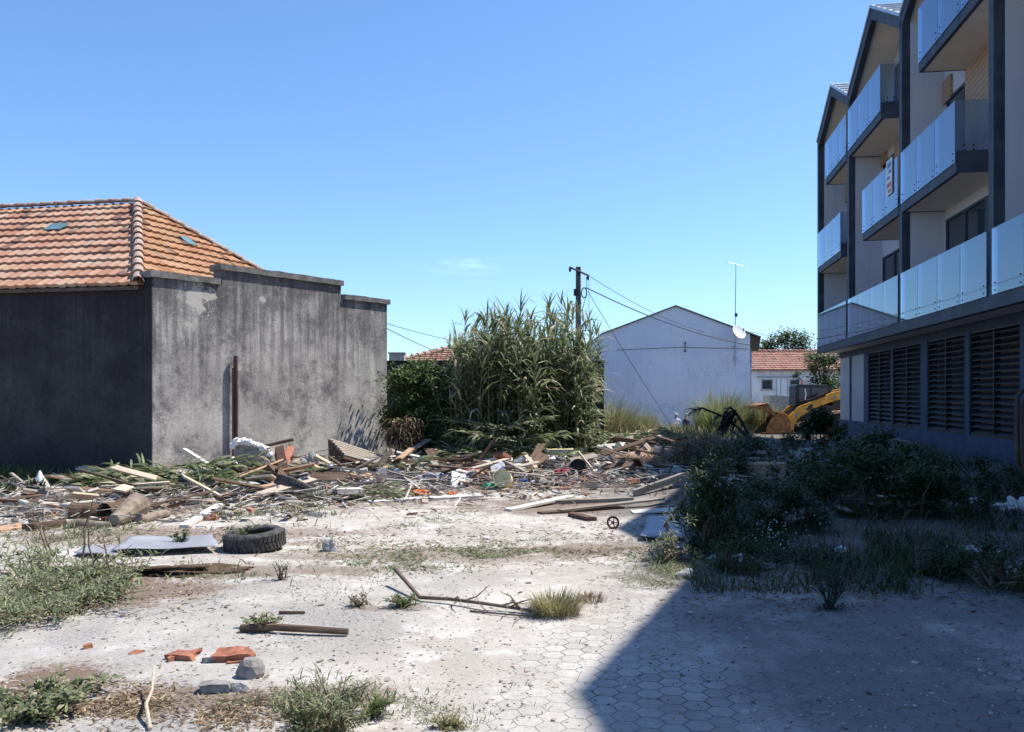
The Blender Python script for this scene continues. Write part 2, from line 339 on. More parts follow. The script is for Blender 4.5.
# white house walls
m = NT('white washed block'); n1 = m.ramp(m.noise(1.2, 6, .7, m.vec(1, 1, .5)), .40, .72)
m.set(m.mix(n1, (.74, .74, .75), (.52, .51, .50)), .9, 0, .2); m.bump(m.noise(20, 4), .006); M['whitewash'] = m.mat
m = NT('pale blue gable render'); n1 = m.ramp(m.noise(.35, 5, .6), .35, .7); n2 = m.ramp(m.noise(1.0, 4, .6, m.vec(2.5, 1, .25)), .5, .75, 0, .35)
sz = m.n('ShaderNodeSeparateXYZ'); m.l(m.geo.outputs['Position'], sz.inputs[0]); bs = m.ramp(m.math('ADD', sz.outputs[2], m.math('MULTIPLY', m.noise(1.2, 6, .7), 2.2)), 1.5, .3, 0, .55)
gc = m.mix(n2, m.mix(n1, (.78, .82, .88), (.68, .72, .80)), (.54, .58, .66)); gc = m.mix(m.ramp(m.noise(5, 7, .75), .52, .74, 0, .4), gc, (.40, .43, .48)); gc = m.mix(bs, gc, (.33, .34, .33))
gc = m.mix(m.ramp(m.math('ABSOLUTE', m.math('SUBTRACT', m.noise(.35, 6, .6), .5)), .0025, .0005, 0, .6), gc, (.2, .2, .22))
m.set(gc, .85, 0, .2); m.bump(m.noise(3, 5), .01); M['gable_render'] = m.mat
# ------------------------------------------------------------------ ground
UA = math.atan((650 - 512) / F); us, uc = math.sin(UA), math.cos(UA)
u = Vector((us, uc, 0)); nn = Vector((uc, -us, 0))
m = NT('ground surface'); P = m.geo.outputs['Position']
sx = m.n('ShaderNodeSeparateXYZ'); m.l(P, sx.inputs[0]); X, Y = sx.outputs[0], sx.outputs[1]
big = m.noise(.55, 6, .6); med = m.noise(2.3, 7, .65); fine = m.noise(22, 6, .75); vf = m.noise(75, 4, .8)
c = m.mix(m.ramp(big, .38, .62), (.37, .345, .31), (.50, .475, .435))
c = m.mix(m.ramp(med, .50, .68, 0, .75), c, (.66, .645, .62))                 # plaster dust
c = m.mix(m.ramp(fine, .50, .66, 0, .55), c, (.23, .215, .20))
c = m.mix(m.ramp(vf, .52, .68, 0, .5), c, (.20, .19, .175)); c = m.mix(m.ramp(m.noise(8, 6, .8), .52, .66, 0, .45), c, (.27, .255, .235))
# worn asphalt, left foreground
pA, pB = gp(430, 731), gp(600, 588)
dl = (pB - pA).normalized(); ln = Vector((dl.y, -dl.x, 0))
side = m.vm('DOT_PRODUCT', m.vm('SUBTRACT', P, tuple(pA)), tuple(ln))
sidew = m.math('ADD', side, m.math('MULTIPLY', m.math('SUBTRACT', med, .5), .55))
asph = m.math('MULTIPLY', m.ramp(m.math('SUBTRACT', 0, sidew), .55, 1.3), m.ramp(Y, 8.5, 6.3))
asph = m.math('MULTIPLY', asph, m.ramp(m.noise(.9, 5, .6), .40, .60, .35, 1))
ac = m.mix(m.ramp(m.noise(45, 3, .7), .42, .62), (.21, .205, .20), (.35, .34, .33))
c = m.mix(m.math('MULTIPLY', asph, .85), c, ac)
# soil patches
def spot(px_, py_, rx, ry, amt, col):
    global c
    g = gp(px_, py_); v = m.vm('MULTIPLY', m.vm('SUBTRACT', P, tuple(g)), (1 / rx, 1 / ry, 0))
    d = m.math('ADD', m.vm('LENGTH', v), m.math('MULTIPLY', m.math('SUBTRACT', med, .5), 1.9))
    d = m.math('ADD', d, m.math('MULTIPLY', m.math('SUBTRACT', fine, .5), 2.6))
    d = m.math('ADD', d, m.math('MULTIPLY', m.math('SUBTRACT', vf, .5), 1.2)); c = m.mix(m.ramp(d, 1.15, .62, 0, amt), c, col)
SOIL = (.15, .10, .075)
for a in [(120, 590, .9, .7, .8), (250, 572, 1.6, .28, .6), (40, 690, .45, .5, .9), (190, 700, .7, .22, .75), (330, 700, .45, .3, .6), (450, 555, 2.0, .42, .6),
          (600, 548, .9, .35, .6), (660, 575, .5, .35, .7), (600, 508, 2.2, .9, .75), (390, 608, .35, .1, .5), (180, 535, 2.4, .7, .65), (300, 500, 5, 1.2, .45), (480, 480, 6, 2.0, .75), (640, 470, 4, 3, .8), (60, 505, 3.2, 1.2, .6)]:
    spot(*a, SOIL)
# vegetated dirt to the right in front of the flats, and beyond the rubble
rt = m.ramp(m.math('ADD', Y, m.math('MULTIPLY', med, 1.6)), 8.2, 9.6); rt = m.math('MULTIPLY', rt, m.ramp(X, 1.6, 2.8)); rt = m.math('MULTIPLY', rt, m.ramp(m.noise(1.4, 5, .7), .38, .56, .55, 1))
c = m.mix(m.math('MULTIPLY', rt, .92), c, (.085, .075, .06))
c = m.mix(m.ramp(m.math('ADD', Y, m.math('MULTIPLY', med, 6)), 25, 31), c, (.12, .11, .07))
c = m.mix(m.ramp(X, -14, -22), c, (.14, .12, .08))
# hexagonal pavers
S = .138
rx_ = m.vm('DOT_PRODUCT', P, tuple(u / S)); ry_ = m.vm('DOT_PRODUCT', P, tuple(nn / S))
hv = m.n('ShaderNodeCombineXYZ'); m.l(rx_, hv.inputs[0]); m.l(ry_, hv.inputs[1])
hv = m.vm('ADD', hv.outputs[0], (200.0, 346.41, 0))
ssz = (1.0, 1.7320508, 1.0)
def cell(off):
    q = m.vm('SUBTRACT', hv, off); md = m.n('ShaderNodeVectorMath', operation='MODULO'); m.l(q, md.inputs[0]); md.inputs[1].default_value = ssz
    return m.vm('MULTIPLY', m.vm('SUBTRACT', md.outputs[0], (.5, .8660254, 0)), (1, 1, 0))
ga, gb = cell((0, 0, 0)), cell((.5, .8660254, 0))
selm = m.math('LESS_THAN', m.vm('LENGTH', ga), m.vm('LENGTH', gb))
g = m.n('ShaderNodeMix', data_type='VECTOR'); m.l(selm, g.inputs[0]); m.l(gb, g.inputs[4]); m.l(ga, g.inputs[5]); g = g.outputs[1]
ag = m.vm('ABSOLUTE', g); sg = m.n('ShaderNodeSeparateXYZ'); m.l(ag, sg.inputs[0])
hd = m.math('MAXIMUM', sg.outputs[0], m.vm('DOT_PRODUCT', ag, (.5, .8660254, 0)))
cid = m.vm('SUBTRACT', hv, g); wn = m.n('ShaderNodeTexWhiteNoise', noise_dimensions='3D'); m.l(m.vm('FLOOR', m.vm('ADD', m.vm('MULTIPLY', cid, (2, 1.1547, 0)), (.5, .5, 0))), wn.inputs[0])
joint = m.ramp(m.math('ADD', hd, m.math('MULTIPLY', m.math('SUBTRACT', fine, .5), .05)), .455, .49)
hexz = m.math('MULTIPLY', m.ramp(sidew, -.05, .12), m.ramp(m.math('ADD', Y, m.math('MULTIPLY', med, .8)), 8.9, 8.2))
dusty = m.ramp(m.noise(.8, 5, .6), .36, .56)             # sand lying over the pavers
clean = m.math('MULTIPLY', hexz, m.math('SUBTRACT', 1, m.math('MULTIPLY', dusty, .6)))
tone = m.mix(wn.outputs[0], (.33, .315, .295), (.50, .485, .455)); tone = m.mix(m.ramp(fine, .45, .65, 0, .3), tone, (.30, .29, .28))
c = m.mix(m.math('MULTIPLY', clean, .85), c, tone)
c = m.mix(m.math('MULTIPLY', m.math('MULTIPLY', joint, clean), .75), c, (.11, .10, .09))
# damp stains, deepened to put the shade of the flats into the paving colour
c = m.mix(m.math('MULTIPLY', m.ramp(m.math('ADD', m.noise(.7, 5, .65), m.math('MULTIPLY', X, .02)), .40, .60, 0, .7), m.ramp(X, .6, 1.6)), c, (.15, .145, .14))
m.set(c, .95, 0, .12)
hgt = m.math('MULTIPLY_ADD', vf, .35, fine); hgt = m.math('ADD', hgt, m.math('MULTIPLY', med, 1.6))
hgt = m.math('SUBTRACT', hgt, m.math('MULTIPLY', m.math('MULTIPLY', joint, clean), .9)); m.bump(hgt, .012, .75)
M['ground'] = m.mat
def ground():
    me = bpy.data.meshes.new('ground'); vs = []; fs = []
    xs = [-900, -400, -150, -60, -35] + [-24 + .4 * i for i in range(121)] + [35, 60, 150, 400, 900]
    ys = [-300, -60, -20, -8] + [-3 + .4 * i for i in range(125)] + [52, 60, 80, 120, 300, 1800]
    for y in ys:
        for x in xs: vs.append((x, y, terrain(x, y)))
    W = len(xs)
    for j in range(len(ys) - 1):
        for i in range(W - 1): fs.append((j * W + i, j * W + i + 1, (j + 1) * W + i + 1, (j + 1) * W + i))
    me.from_pydata(vs, [], fs); me.materials.append(M['ground'])
    me.polygons.foreach_set('use_smooth', [True] * len(me.polygons))
    return struct(link(bpy.data.objects.new('ground', me)))
ground()
# ------------------------------------------------------------------ left: stained cement building with tiled roof
def along(P0, d, x):
    k = (x - 512) / F; return (k * P0[1] - P0[0]) / (d[0] - k * d[1])
C0 = Vector((-6.78, 16.19, 0)); C0.x = (152 - 512) / F * C0.y
aR = math.atan((1180 - 512) / F); dR = Vector((math.sin(aR), math.cos(aR), 0)); iR = Vector((-dR.y, dR.x, 0))
aL = math.atan((-3950 - 512) / F); dL = Vector((math.sin(aL), math.cos(aL), 0)); iL = Vector((-dL.y * -1, dL.x * -1, 0))
def zat(x, y, P0, d):
    q = P0 + d * along(P0, d, x); return H + (HZ - y) / F * q.y
t1, t2, t3 = along(C0, dR, 222), along(C0, dR, 341), along(C0, dR, 387)
flakes = []
for fx, fy, rr in [(197, 297, .46), (187, 325, .18), (236, 368, .14), (262, 300, .10)]:
    q = C0 + dR * along(C0, dR, fx); flakes.append((q.x, q.y, H + (HZ - fy) / F * q.y, rr))
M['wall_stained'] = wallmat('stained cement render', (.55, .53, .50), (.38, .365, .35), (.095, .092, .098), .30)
M['wall_shade_dark'] = wallmat('shade darkened stained render', (.062, .060, .064), (.040, .039, .043), (.024, .024, .028), .4, False)  # darker copy of the stained render, shade of unlit walls put into its colour
lb = thing('cement_building', 'old cement building with black stained walls and orange tiled hip roof', 'building', C0)
z1 = zat(157, 271, C0, dR); z2 = zat(222, 264, C0, dR); z3 = zat(342, 294, C0, dR)
mb = MB()
def strip(mb, P0, d, inn, th, prof, nseg=1):
    """wall with a stepped top: prof = [(t0, t1, ztop)]"""
    for (a, b, z) in prof:
        p = [P0 + d * a, P0 + d * b, P0 + d * b + inn * th, P0 + d * a + inn * th]
        mb.hexa([Vector((q.x, q.y, -.4)) for q in p] + [Vector((q.x, q.y, z)) for q in p])
mb = MB(); strip(mb, C0, dR, iR, .3, [(0, t1, z1 - .12), (t1, t2, z2 - .12), (t2, t3, z3 - .12)])
mb.build('side_wall', M['wall_stained'], lb)
E0 = C0 + iR * .3
mb = MB(); e_ = C0 - iR * 0 ; strip(mb, C0 - dR * .004, iR, dR, .02, [(0, .30, z1 - .125)]); mb.build('end_shade_strip', M['wall_shade_dark'], lb)  # thin strip over the wall end, its shade painted in by the darker render
mb = MB(); strip(mb, E0, dL, iL, .3, [(0.0, 13, 3.70)]); mb.build('front_wall', M['wall_shade_dark'], lb)
mb = MB(); q0 = C0 + dR * (t3 - .003); strip(mb, q0 + iR * .3, iR, -dR, .3, [(0, 9, z3 - .35)]); mb.build('rear_wall', M['wall_shade_dark'], lb)
def uneven_coping(t0, ta, z, over0=.05, over1=.05):
    mb = MB(); n = max(2, int((ta - t0) / .12)); vs = []
    for i in range(n + 1):
        t = t0 - over0 + (ta + over1 - t0 + over0) * i / n
        for (o, h) in ((-.06, -.12), (-.06, 0), (.36, 0), (.36, -.12)):
            q = C0 + dR * t + iR * o; vs.append((q.x, q.y, z + h + .010 * noise.noise(Vector((t * 5, h * 20, o * 9))) + ru(-.004, .004)))
    fs = [(0, 1, 2, 3), (n * 4 + 3, n * 4 + 2, n * 4 + 1, n * 4)] + [(i * 4 + k, (i + 1) * 4 + k, (i + 1) * 4 + (k + 1) % 4, i * 4 + (k + 1) % 4) for i in range(n) for k in range(4)]
    mb.add(vs, fs); mb.build('coping', M['conc_dark'], lb)
uneven_coping(0, t1 - .06, z1, .05, 0); uneven_coping(t1, t2 - .02, z2 + .0, .05, .06); uneven_coping(t2 + .07, t3, z3, 0, .06)
Ec = E0 - iL * .14 + dL * .02; Ec.z = 3.72
A = Vector(((138 - 512) / F * 20.5, 20.5, H + (HZ - 202.5) / F * 20.5))
Rr = Vector(((336 - 512) / F * 22.6, 22.6, H + (HZ - 315) / F * 22.6))
def tiles(name, O, adir, A0, A1, B1, course, tw, mat, parent, drop=()):
    """O eave start, adir along eave; edges O->A0 and B1->A1 bound the face"""
    up = (A0 - O) - adir * (A0 - O).dot(adir); L = up.length; up.normalize(); N = adir.cross(up)
    if N.z < 0: N = -N
    s0 = (A0 - O).dot(adir); e0 = (B1 - O).dot(adir); e1 = (A1 - O).dot(adir)
    rows = int(round(L / course)); course = L / rows; V = []; Fc = []; U = []
    for i in range(rows):
        v0, v1 = i * course, (i + 1) * course + .05; vm = (i + .5) * course
        lo = s0 * (v0 / L); hi = e0 + (e1 - e0) * (v0 / L)
        j0, j1 = int(math.floor(lo / tw)) - 1, int(math.ceil(hi / tw)) + 1
        for j in range(j0, j1):
            a0, a1 = j * tw, (j + 1) * tw; jz = ru(-.006, .006); jt = ru(-.004, .004)
            if (i, j) in drop: continue
            K = 6; col = []
            for k in range(K + 1):
                a = a0 + (a1 - a0) * k / K
                def cl(a_, v_):
                    l = s0 * (v_ / L); h_ = e0 + (e1 - e0) * min(1, v_ / L); return max(l, min(h_, a_))
                h = .014 * math.cos(k / K * math.pi * 2) * .75 + (.012 if k >= K - 1 else 0)
                lowv = v0 + .012 * (1 - math.cos(k / K * 2 * math.pi)) + jt
                col.append((O + adir * cl(a, v0) + up * lowv + N * (h - .012 + jz), O + adir * cl(a, v0) + up * lowv + N * (h + .052 + jz), O + adir * cl(a, min(v1, L)) + up * min(v1, L) + N * (h * .6)))
            if (col[0][1] - col[-1][1]).length < .01: continue
            b = len(V)
            for c3 in col: V += c3
            for k in range(K):
                for r_ in (0, 1):
                    Fc.append((b + 3 * k + r_, b + 3 * k + 3 + r_, b + 3 * k + 4 + r_, b + 3 * k + 1 + r_)); U.append((j + .5, i + .5))
    me = bpy.data.meshes.new(name); off = WL[parent.name]; me.from_pydata([tuple(q - off) for q in V], [], Fc); uvl = me.uv_layers.new(name='uv')
    for p in me.polygons:
        for li in p.loop_indices: uvl.data[li].uv = U[p.index]
    me.materials.append(mat); o = link(bpy.data.objects.new(name, me)); o.parent = parent; WL[o.name] = off; return o
def rolls(name, P, Q, r, step, mat, parent):
    d = (Q - P); L = d.length; d.normalize(); n = int(L / step); mb = MB(); s = d.cross(Vector((0, 0, 1))).normalized(); up_ = s.cross(d)
    for i in range(n):
        a = P + d * (L * i / n); b = P + d * (L * (i + 1) / n + .05); jx = ru(-.012, .012); vs = []; K = 7
        for (c_, rr, lift) in ((a, r * 1.12, .02), (b, r * .86, .0)):
            for th in (0, .022):
                for k in range(K + 1):
                    t = math.pi * k / K; vs.append(c_ + s * (math.cos(t) * (rr - th) + jx) + up_ * (math.sin(t) * (rr - th) + lift - .02))
        f = []
        for k in range(K):
            f += [(k, k + 1, 2 * (K + 1) + k + 1, 2 * (K + 1) + k), (k, k + 1, K + 1 + k + 1, K + 1 + k)]
        mb.add(vs, f)
    return mb.build(name, mat, parent)
def solid(name, pts, mat, parent, th=.1):
    mb = MB(); pts = [Vector(p) for p in pts]; n = len(pts); vs = pts + [p - Vector((0, 0, th)) for p in pts]
    mb.add(vs, [tuple(range(n)), tuple(range(2 * n - 1, n - 1, -1))] + [(i, n + i, n + (i + 1) % n, (i + 1) % n) for i in range(n)]); return mb.build(name, mat, parent)
El = Ec + dL * 13; Al = A + dL * 12.6
dropF = {(7, 8)}; roofb = solid('roof', [Ec + Vector((0, 0, -.03)), A + Vector((0, 0, -.06)), Al + Vector((0, 0, -.06)), El + Vector((0, 0, -.03))], M['wood_brown'], lb, .06)
WL[roofb.name] = WL[lb.name]
tiles('roof_tiles', Ec, dL, A, Al, El, .38, .22, M['tile_front'], roofb)
eR = (Rr - Ec).normalized()
solid('roof_hip_deck', [Ec + Vector((0, 0, -.03)), Rr + Vector((0, 0, -.03)), A + Vector((0, 0, -.06))], M['wood_brown'], roofb, .05)
tiles('roof_tiles', Ec, eR, A, A, Rr, .32, .22, M['tile_side'], roofb)
back = Rr + dL * 12
solid('roof_rear_slope', [Rr + Vector((0, 0, -.03)), back, Al + Vector((0, 0, -.06)), A + Vector((0, 0, -.06))], M['tile_side'], roofb, .06)
rolls('ridge_tiles', Ec + Vector((0, 0, .06)), A + Vector((0, 0, .06)), .105, .36, M['tile_ridge'], roofb)
rolls('ridge_tiles', Rr + Vector((0, 0, .05)), A + Vector((0, 0, .05)), .08, .36, M['tile_ridge'], roofb)
rolls('ridge_tiles', Al + Vector((0, 0, .05)), A + Vector((0, 0, .05)), .08, .36, M['tile_ridge'], roofb)
# glass tiles set in the roof
def inplane(O, a_, A_, px_, py_):
    N = a_.cross(A_ - O).normalized(); ray = Vector(((px_ - 512) / F, 1, (HZ - py_) / F)); o_ = Vector((0, 0, H))
    t = (O - o_).dot(N) / ray.dot(N); return o_ + ray * t, (N if N.z > 0 else -N)
for (O, a_, A_, pp, w_, sgn) in ((Ec, dL, A, (57, 229), .42, 1), (Ec, eR, A, (187, 243), .34, 1)):
    q, N = inplane(O, a_, A_, *pp); up = N.cross(a_).normalized()
    if up.z < 0: up = -up
    mb = MB(); vs = []
    for h in (.045, .075):
        for (x_, y_) in ((-1, -1), (1, -1), (1, 1), (-1, 1)): vs.append(q + a_ * x_ * w_ / 2 + up * y_ * .17 + N * h)
    mb.hexa(vs); mb.build('glass_tile', M['sky_pane'], lb)
# drain pipe standing against the wall
tp = along(C0, dR, 233); q = C0 + dR * tp - iR * .09
mb = MB(); mb.tube([(q.x, q.y, -.1), (q.x + .01, q.y, 1.2), (q.x, q.y, H + (HZ - 356) / F * q.y)], .045, 8)
q2 = q + dR * -.06; mb.tube([(q2.x, q2.y, -.1), (q2.x, q2.y, H + (HZ - 368) / F * q.y)], .02, 6)
single(mb, 'drain_pipe', M['pipe'], 'rusty brown pipe standing upright against the sunlit stained wall', 'pipe')
# ------------------------------------------------------------------ right: apartment building
PW = 6.4
def B(w, t, z): q = nn * (PW + w) + u * t; return (q.x, q.y, z)
def t_at(x, w):
    k = (x - 512) / F; q = PW + w; return q * (uc + k * us) / (k * uc - us)
ab = thing('apartment_building', 'dark grey apartment building with zigzag gables and glass balconies', 'building', B(0, 17, 0))
tb = [-.35, 5.6, 11.55, 17.5, 23.45, 29.4, 34.6]
ZV, ZA0 = 11.4, 12.95; ZA = ZA0
bx = lambda mb, w0, w1, ta, tb_, z0, z1: mb.box(w0, w1, ta, tb_, z0, z1, B)
t0, tN = tb[0], tb[-1]
# upper volume
mb = MB(); bx(mb, 1.0, 9, t0, tN, 3.45, ZV - .1)
for i in range(6):
    a, b = tb[i], tb[i + 1]; mid = (a + b) / 2; ZA = ZA0 - (.3 if i == 5 else 0)
    mb.prism([(a + .01, ZV - .1), (b - .01, ZV - .1), (mid, ZA - .32)], lambda t, z: B(1.0, t, z), lambda t, z: B(8.9, t, z))
mb.build('upper_wall', M['pale_render'], ab)
for i, t in enumerate(tb):      # light party walls, dark fins
    mb = MB(); h = .12; ta, tz = (t - h, t + h)
    if i == 6: ta, tz = t - .24, t
    bx(mb, .17, 1.0, ta, tz, 3.7, ZV - .15); mb.build('party_wall', M['pale_render'], ab)
    mb = MB(); bx(mb, -.03, .17, ta - .002, tz + .002, 3.7, ZV - .12); mb.build('pier', M['anthracite'], ab)
# ledge over the ground floor
mb = MB(); bx(mb, -.04, .10, t0, tN, 3.26, 3.70); mb.build('ledge_band', M['anthracite'], ab)
mb = MB(); bx(mb, .10, 9, t0, tN, 3.28, 3.45); bx(mb, .1, 1.0, t0, tN, 3.45, 3.69); mb.build('ledge_slab', M['soffit'], ab)
for i in range(6):
    a, b = tb[i], tb[i + 1]; mid = (a + b) / 2; ZA = ZA0 - (.3 if i == 5 else 0); sl_ = math.atan2(ZA - ZV, mid - a); dz = .30 / math.cos(sl_)
    for (p, q) in (((a, ZV), (mid, ZA)), ((mid, ZA), (b, ZV))):
        mb = MB(); mb.prism([p, q, (q[0], q[1] - dz), (p[0], p[1] - dz)], lambda t, z: B(-.03, t, z), lambda t, z: B(.14, t, z)); mb.build('gable_fascia', M['anthracite'], ab)
        mb = MB(); mb.prism([(p[0], p[1] - .06), (q[0], q[1] - .06), (q[0], q[1] - .22), (p[0], p[1] - .22)], lambda t, z: B(.14, t, z), lambda t, z: B(1.0, t, z)); mb.build('gable_soffit', M['soffit'], ab)
        mb = MB(); mb.prism([(p[0], p[1] + .10), (q[0], q[1] + .10), (q[0], q[1] + .004), (p[0], p[1] + .004)], lambda t, z: B(-.07, t, z), lambda t, z: B(9.0, t, z))
        r_ = mb.build('roof', M['flashing'], ab)
        mb = MB()
        for s_ in range(1, 5):
            f = s_ / 5; tt = p[0] + (q[0] - p[0]) * f; z_ = p[1] + (q[1] - p[1]) * f + .10
            mb.prism([(tt - .015, z_), (tt + .015, z_), (tt + .015, z_ + .04), (tt - .015, z_ + .04)], lambda t, z: B(-.07, t, z), lambda t, z: B(9.0, t, z))
        WL[r_.name] = WL[ab.name]; mb.build('standing_seams', M['flashing'], r_)
def glass_run(parent, ta, tb_, zb, zt, npan, w=-.066):
    L = (tb_ - ta) / npan
    for k in range(npan):
        a, b = ta + k * L + .008, ta + (k + 1) * L - .008; mb = MB(); mb.cm = 0; bx(mb, w, w + .016, a, b, zb, zt); mb.cm = 1
        for tt in (a + .14, b - .14):
            for z_ in (zb + .07, zb + .21):
                mb.tube([B(w - .012, tt, z_), B(w + .03, tt, z_)], .014, 8)
        mb.build('glass_panel', [M['balcony_glass'], M['cab_dark']], parent)
def side_glass(parent, t, zb, zt, w1=.95):
    mb = MB(); mb.cm = 0; bx(mb, -.05, w1, t - .008, t + .008, zb + .1, zt); mb.cm = 1
    for w_ in (.12, .30):
        for z_ in (zb + .17, zb + .27): mb.tube([B(w_, t - .02, z_), B(w_, t + .02, z_)], .02, 8)
    mb.build('side_glass', [M['balcony_glass'], M['cab_dark']], parent)
def balcony(ta, tz, z0, z1, near_open, far_open, npan):
    mb = MB(); bx(mb, .04, 1.0, ta + .04, tz - .04, z0 + .01, z1); o = mb.build('balcony', M['soffit'], ab); WL[o.name] = WL[ab.name]
    mb = MB(); bx(mb, -.045, .04, ta, tz, z0, z1 - .003); bx(mb, .04, .99, ta, ta + .04, z0, z1 - .003); bx(mb, .04, .99, tz - .04, tz, z0, z1 - .003); mb.build('slab_edge', M['anthracite'], o)
    glass_run(o, ta, tz, z0 + .22, z1 + 1.06, npan)
    if near_open: side_glass(o, ta + .02, z0 + .3, z1 + 1.06)
    if far_open: side_glass(o, tz - .02, z0 + .3, z1 + 1.06)
    return o
def window(ta, tz, z0, z1, n):
    mb = MB(); f = .06
    bx(mb, .94, .998, ta, tz, z0, z0 + f); bx(mb, .94, .998, ta, tz, z1 - f, z1)
    for k in range(n + 1):
        tt = ta + (tz - ta - f) * k / n; bx(mb, .94, .998, tt, tt + f, z0 + f, z1 - f)
    o = mb.build('window', M['anthracite'], ab); WL[o.name] = WL[ab.name]
    mb = MB(); bx(mb, .975, .997, ta + .02, tz - .02, z0 + .02, z1 - .02); mb.build('pane', M['glass_dark'], o)
for i in range(6):
    a, b = tb[i] + .12, tb[i + 1] - .12
    if i == 5: b = tb[6] - .24
    even = i % 2 == 1          # bays 5, 3, 1: floor two from the far fin, top floor from the near fin
    e = mb = MB(); o = ab
    mb = MB(); bx(mb, .0, .03, a, b, 3.702, 3.73); g = mb.build('balcony_rail', M['steel'], ab); WL[g.name] = WL[ab.name]
    glass_run(g, a, b, 3.52, 4.76, 4)
    if even: balcony(b - 4.0, b, 6.32, 6.78, True, False, 3); balcony(a, b - 1.45, 9.36, 9.82, False, True, 3)
    else: balcony(a, b - 1.9, 6.32, 6.78, False, True, 3); balcony(b - 4.0, b, 9.36, 9.82, True, False, 3)
    window(b - 2.9, b - .25, 3.75, 6.05, 2)
    window(b - 1.55, b - .3, 6.8, 9.05, 1); window(b - 3.3, b - 1.6, 9.85, 11.6, 2)
    for (ta, tz, z0, z1) in ((b - 4.2, b - 1.62, 6.8, 9.3), (b - 5.4, b - 3.34, 9.85, 11.2), (b - .6, b - .02, 9.0, 9.6)):
        mb = MB(); bx(mb, .93, .998, ta, tz, z0, z1); mb.build('wood_cladding', M['cladding'], ab)
    mb = MB(); bx(mb, .92, .998, a, b - 2.95, 3.75, 6.0); mb.build('dark_panel', M['anthracite'], ab)
    q = B(.96, b - .9, 8.05)
# wall lamp by the third-floor reveal
mb = MB(); q = Vector(B(.5, 23.33, 7.75)); mb.box(q.x - .09, q.x + .09, q.y - .16, q.y, q.z - .05, q.z + .05); mb.build('wall_lamp', M['white_plastic'], ab)
# ground floor
W0 = .75
mb = MB(); bx(mb, W0, 1.0, t0, tN - .01, -.6, .74); bx(mb, 1.0, 9, t0, tN - .01, -.6, .2); mb.build('plinth', M['plinth'], ab)
mb = MB(); bx(mb, W0, 1.0, t0, tN - .01, 3.08, 3.275); mb.build('lintel', M['plinth'], ab)
pans = []
for xa, xb in [(868, 890.6), (892.5, 920.4), (927, 964.4), (969, 1019.8)]: pans.append((t_at(xb, W0), t_at(xa, W0)))
print('louvre t', pans)
L = pans[-1][0] - pans[-2][1]
tt = pans[-1][0] - .35
while tt > t0 + 3: pans.append((tt - 2.6, tt)); tt -= 2.95
edges = sorted([t0] + [v for p in pans for v in p] + [t_at(863.5, W0)])
gaps = [(edges[i], edges[i + 1]) for i in range(0, len(edges), 2) if edges[i + 1] > edges[i]]
for (ga_, gb_) in gaps:
    mb = MB(); bx(mb, W0 + .003, .997, ga_, gb_, .74, 3.08); mb.build('column', M['plinth'], ab)
for (pa, pb) in pans:
    mb = MB(); f = .05; bx(mb, W0 + .02, .9, pa, pb, .742, .742 + f); bx(mb, W0 + .02, .9, pa, pb, 3.078 - f, 3.078)
    for tt in (pa, (pa + pb) / 2 - f / 2, pb - f): bx(mb, W0 + .02, .9, tt, tt + f, .742 + f, 3.078 - f)
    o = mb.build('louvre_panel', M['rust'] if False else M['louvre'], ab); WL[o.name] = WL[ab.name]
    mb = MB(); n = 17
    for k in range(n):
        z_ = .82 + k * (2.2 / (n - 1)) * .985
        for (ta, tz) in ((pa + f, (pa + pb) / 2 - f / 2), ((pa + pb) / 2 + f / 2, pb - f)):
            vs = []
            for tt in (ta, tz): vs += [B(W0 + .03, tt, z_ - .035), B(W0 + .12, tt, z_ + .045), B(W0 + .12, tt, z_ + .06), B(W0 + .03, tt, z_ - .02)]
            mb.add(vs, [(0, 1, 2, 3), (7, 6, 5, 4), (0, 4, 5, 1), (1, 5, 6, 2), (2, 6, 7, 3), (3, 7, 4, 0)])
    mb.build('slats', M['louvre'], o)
tg0, tg1, tg2 = t_at(863.5, W0), t_at(849.5, W0), t_at(834, W0)
for (a, b) in ((tg0 + .08, tg1 - .08), (tg1 + .08, tN - .06)):
    mb = MB(); bx(mb, W0 + .05, .95, a, b, .745, 3.075); mb.build('grey_panel', M['grey_panel'], ab)
mb = MB(); bx(mb, W0 + .01, .96, tg1 - .08, tg1 + .08, .745, 3.075); mb.build('column', M['plinth'], ab)
# rear of the open car deck behind the louvres: low wall, posts and head band
mb = MB(); bx(mb, 8.8, 9, t0, tN - .01, .2, 1.25); bx(mb, 8.8, 9, t0, tN - .01, 1.9, 3.28); bx(mb, 1.0, 9, tN - .21, tN - .01, .2, 3.28); bx(mb, 1.0, 9, t0, t0 + .2, .2, 3.28)
k = t0 + 2
while k < tN: bx(mb, 8.81, 8.99, k, k + .9, .9, 2.2); k += 2.4
mb.build('rear_wall', M['pale_render'], ab)
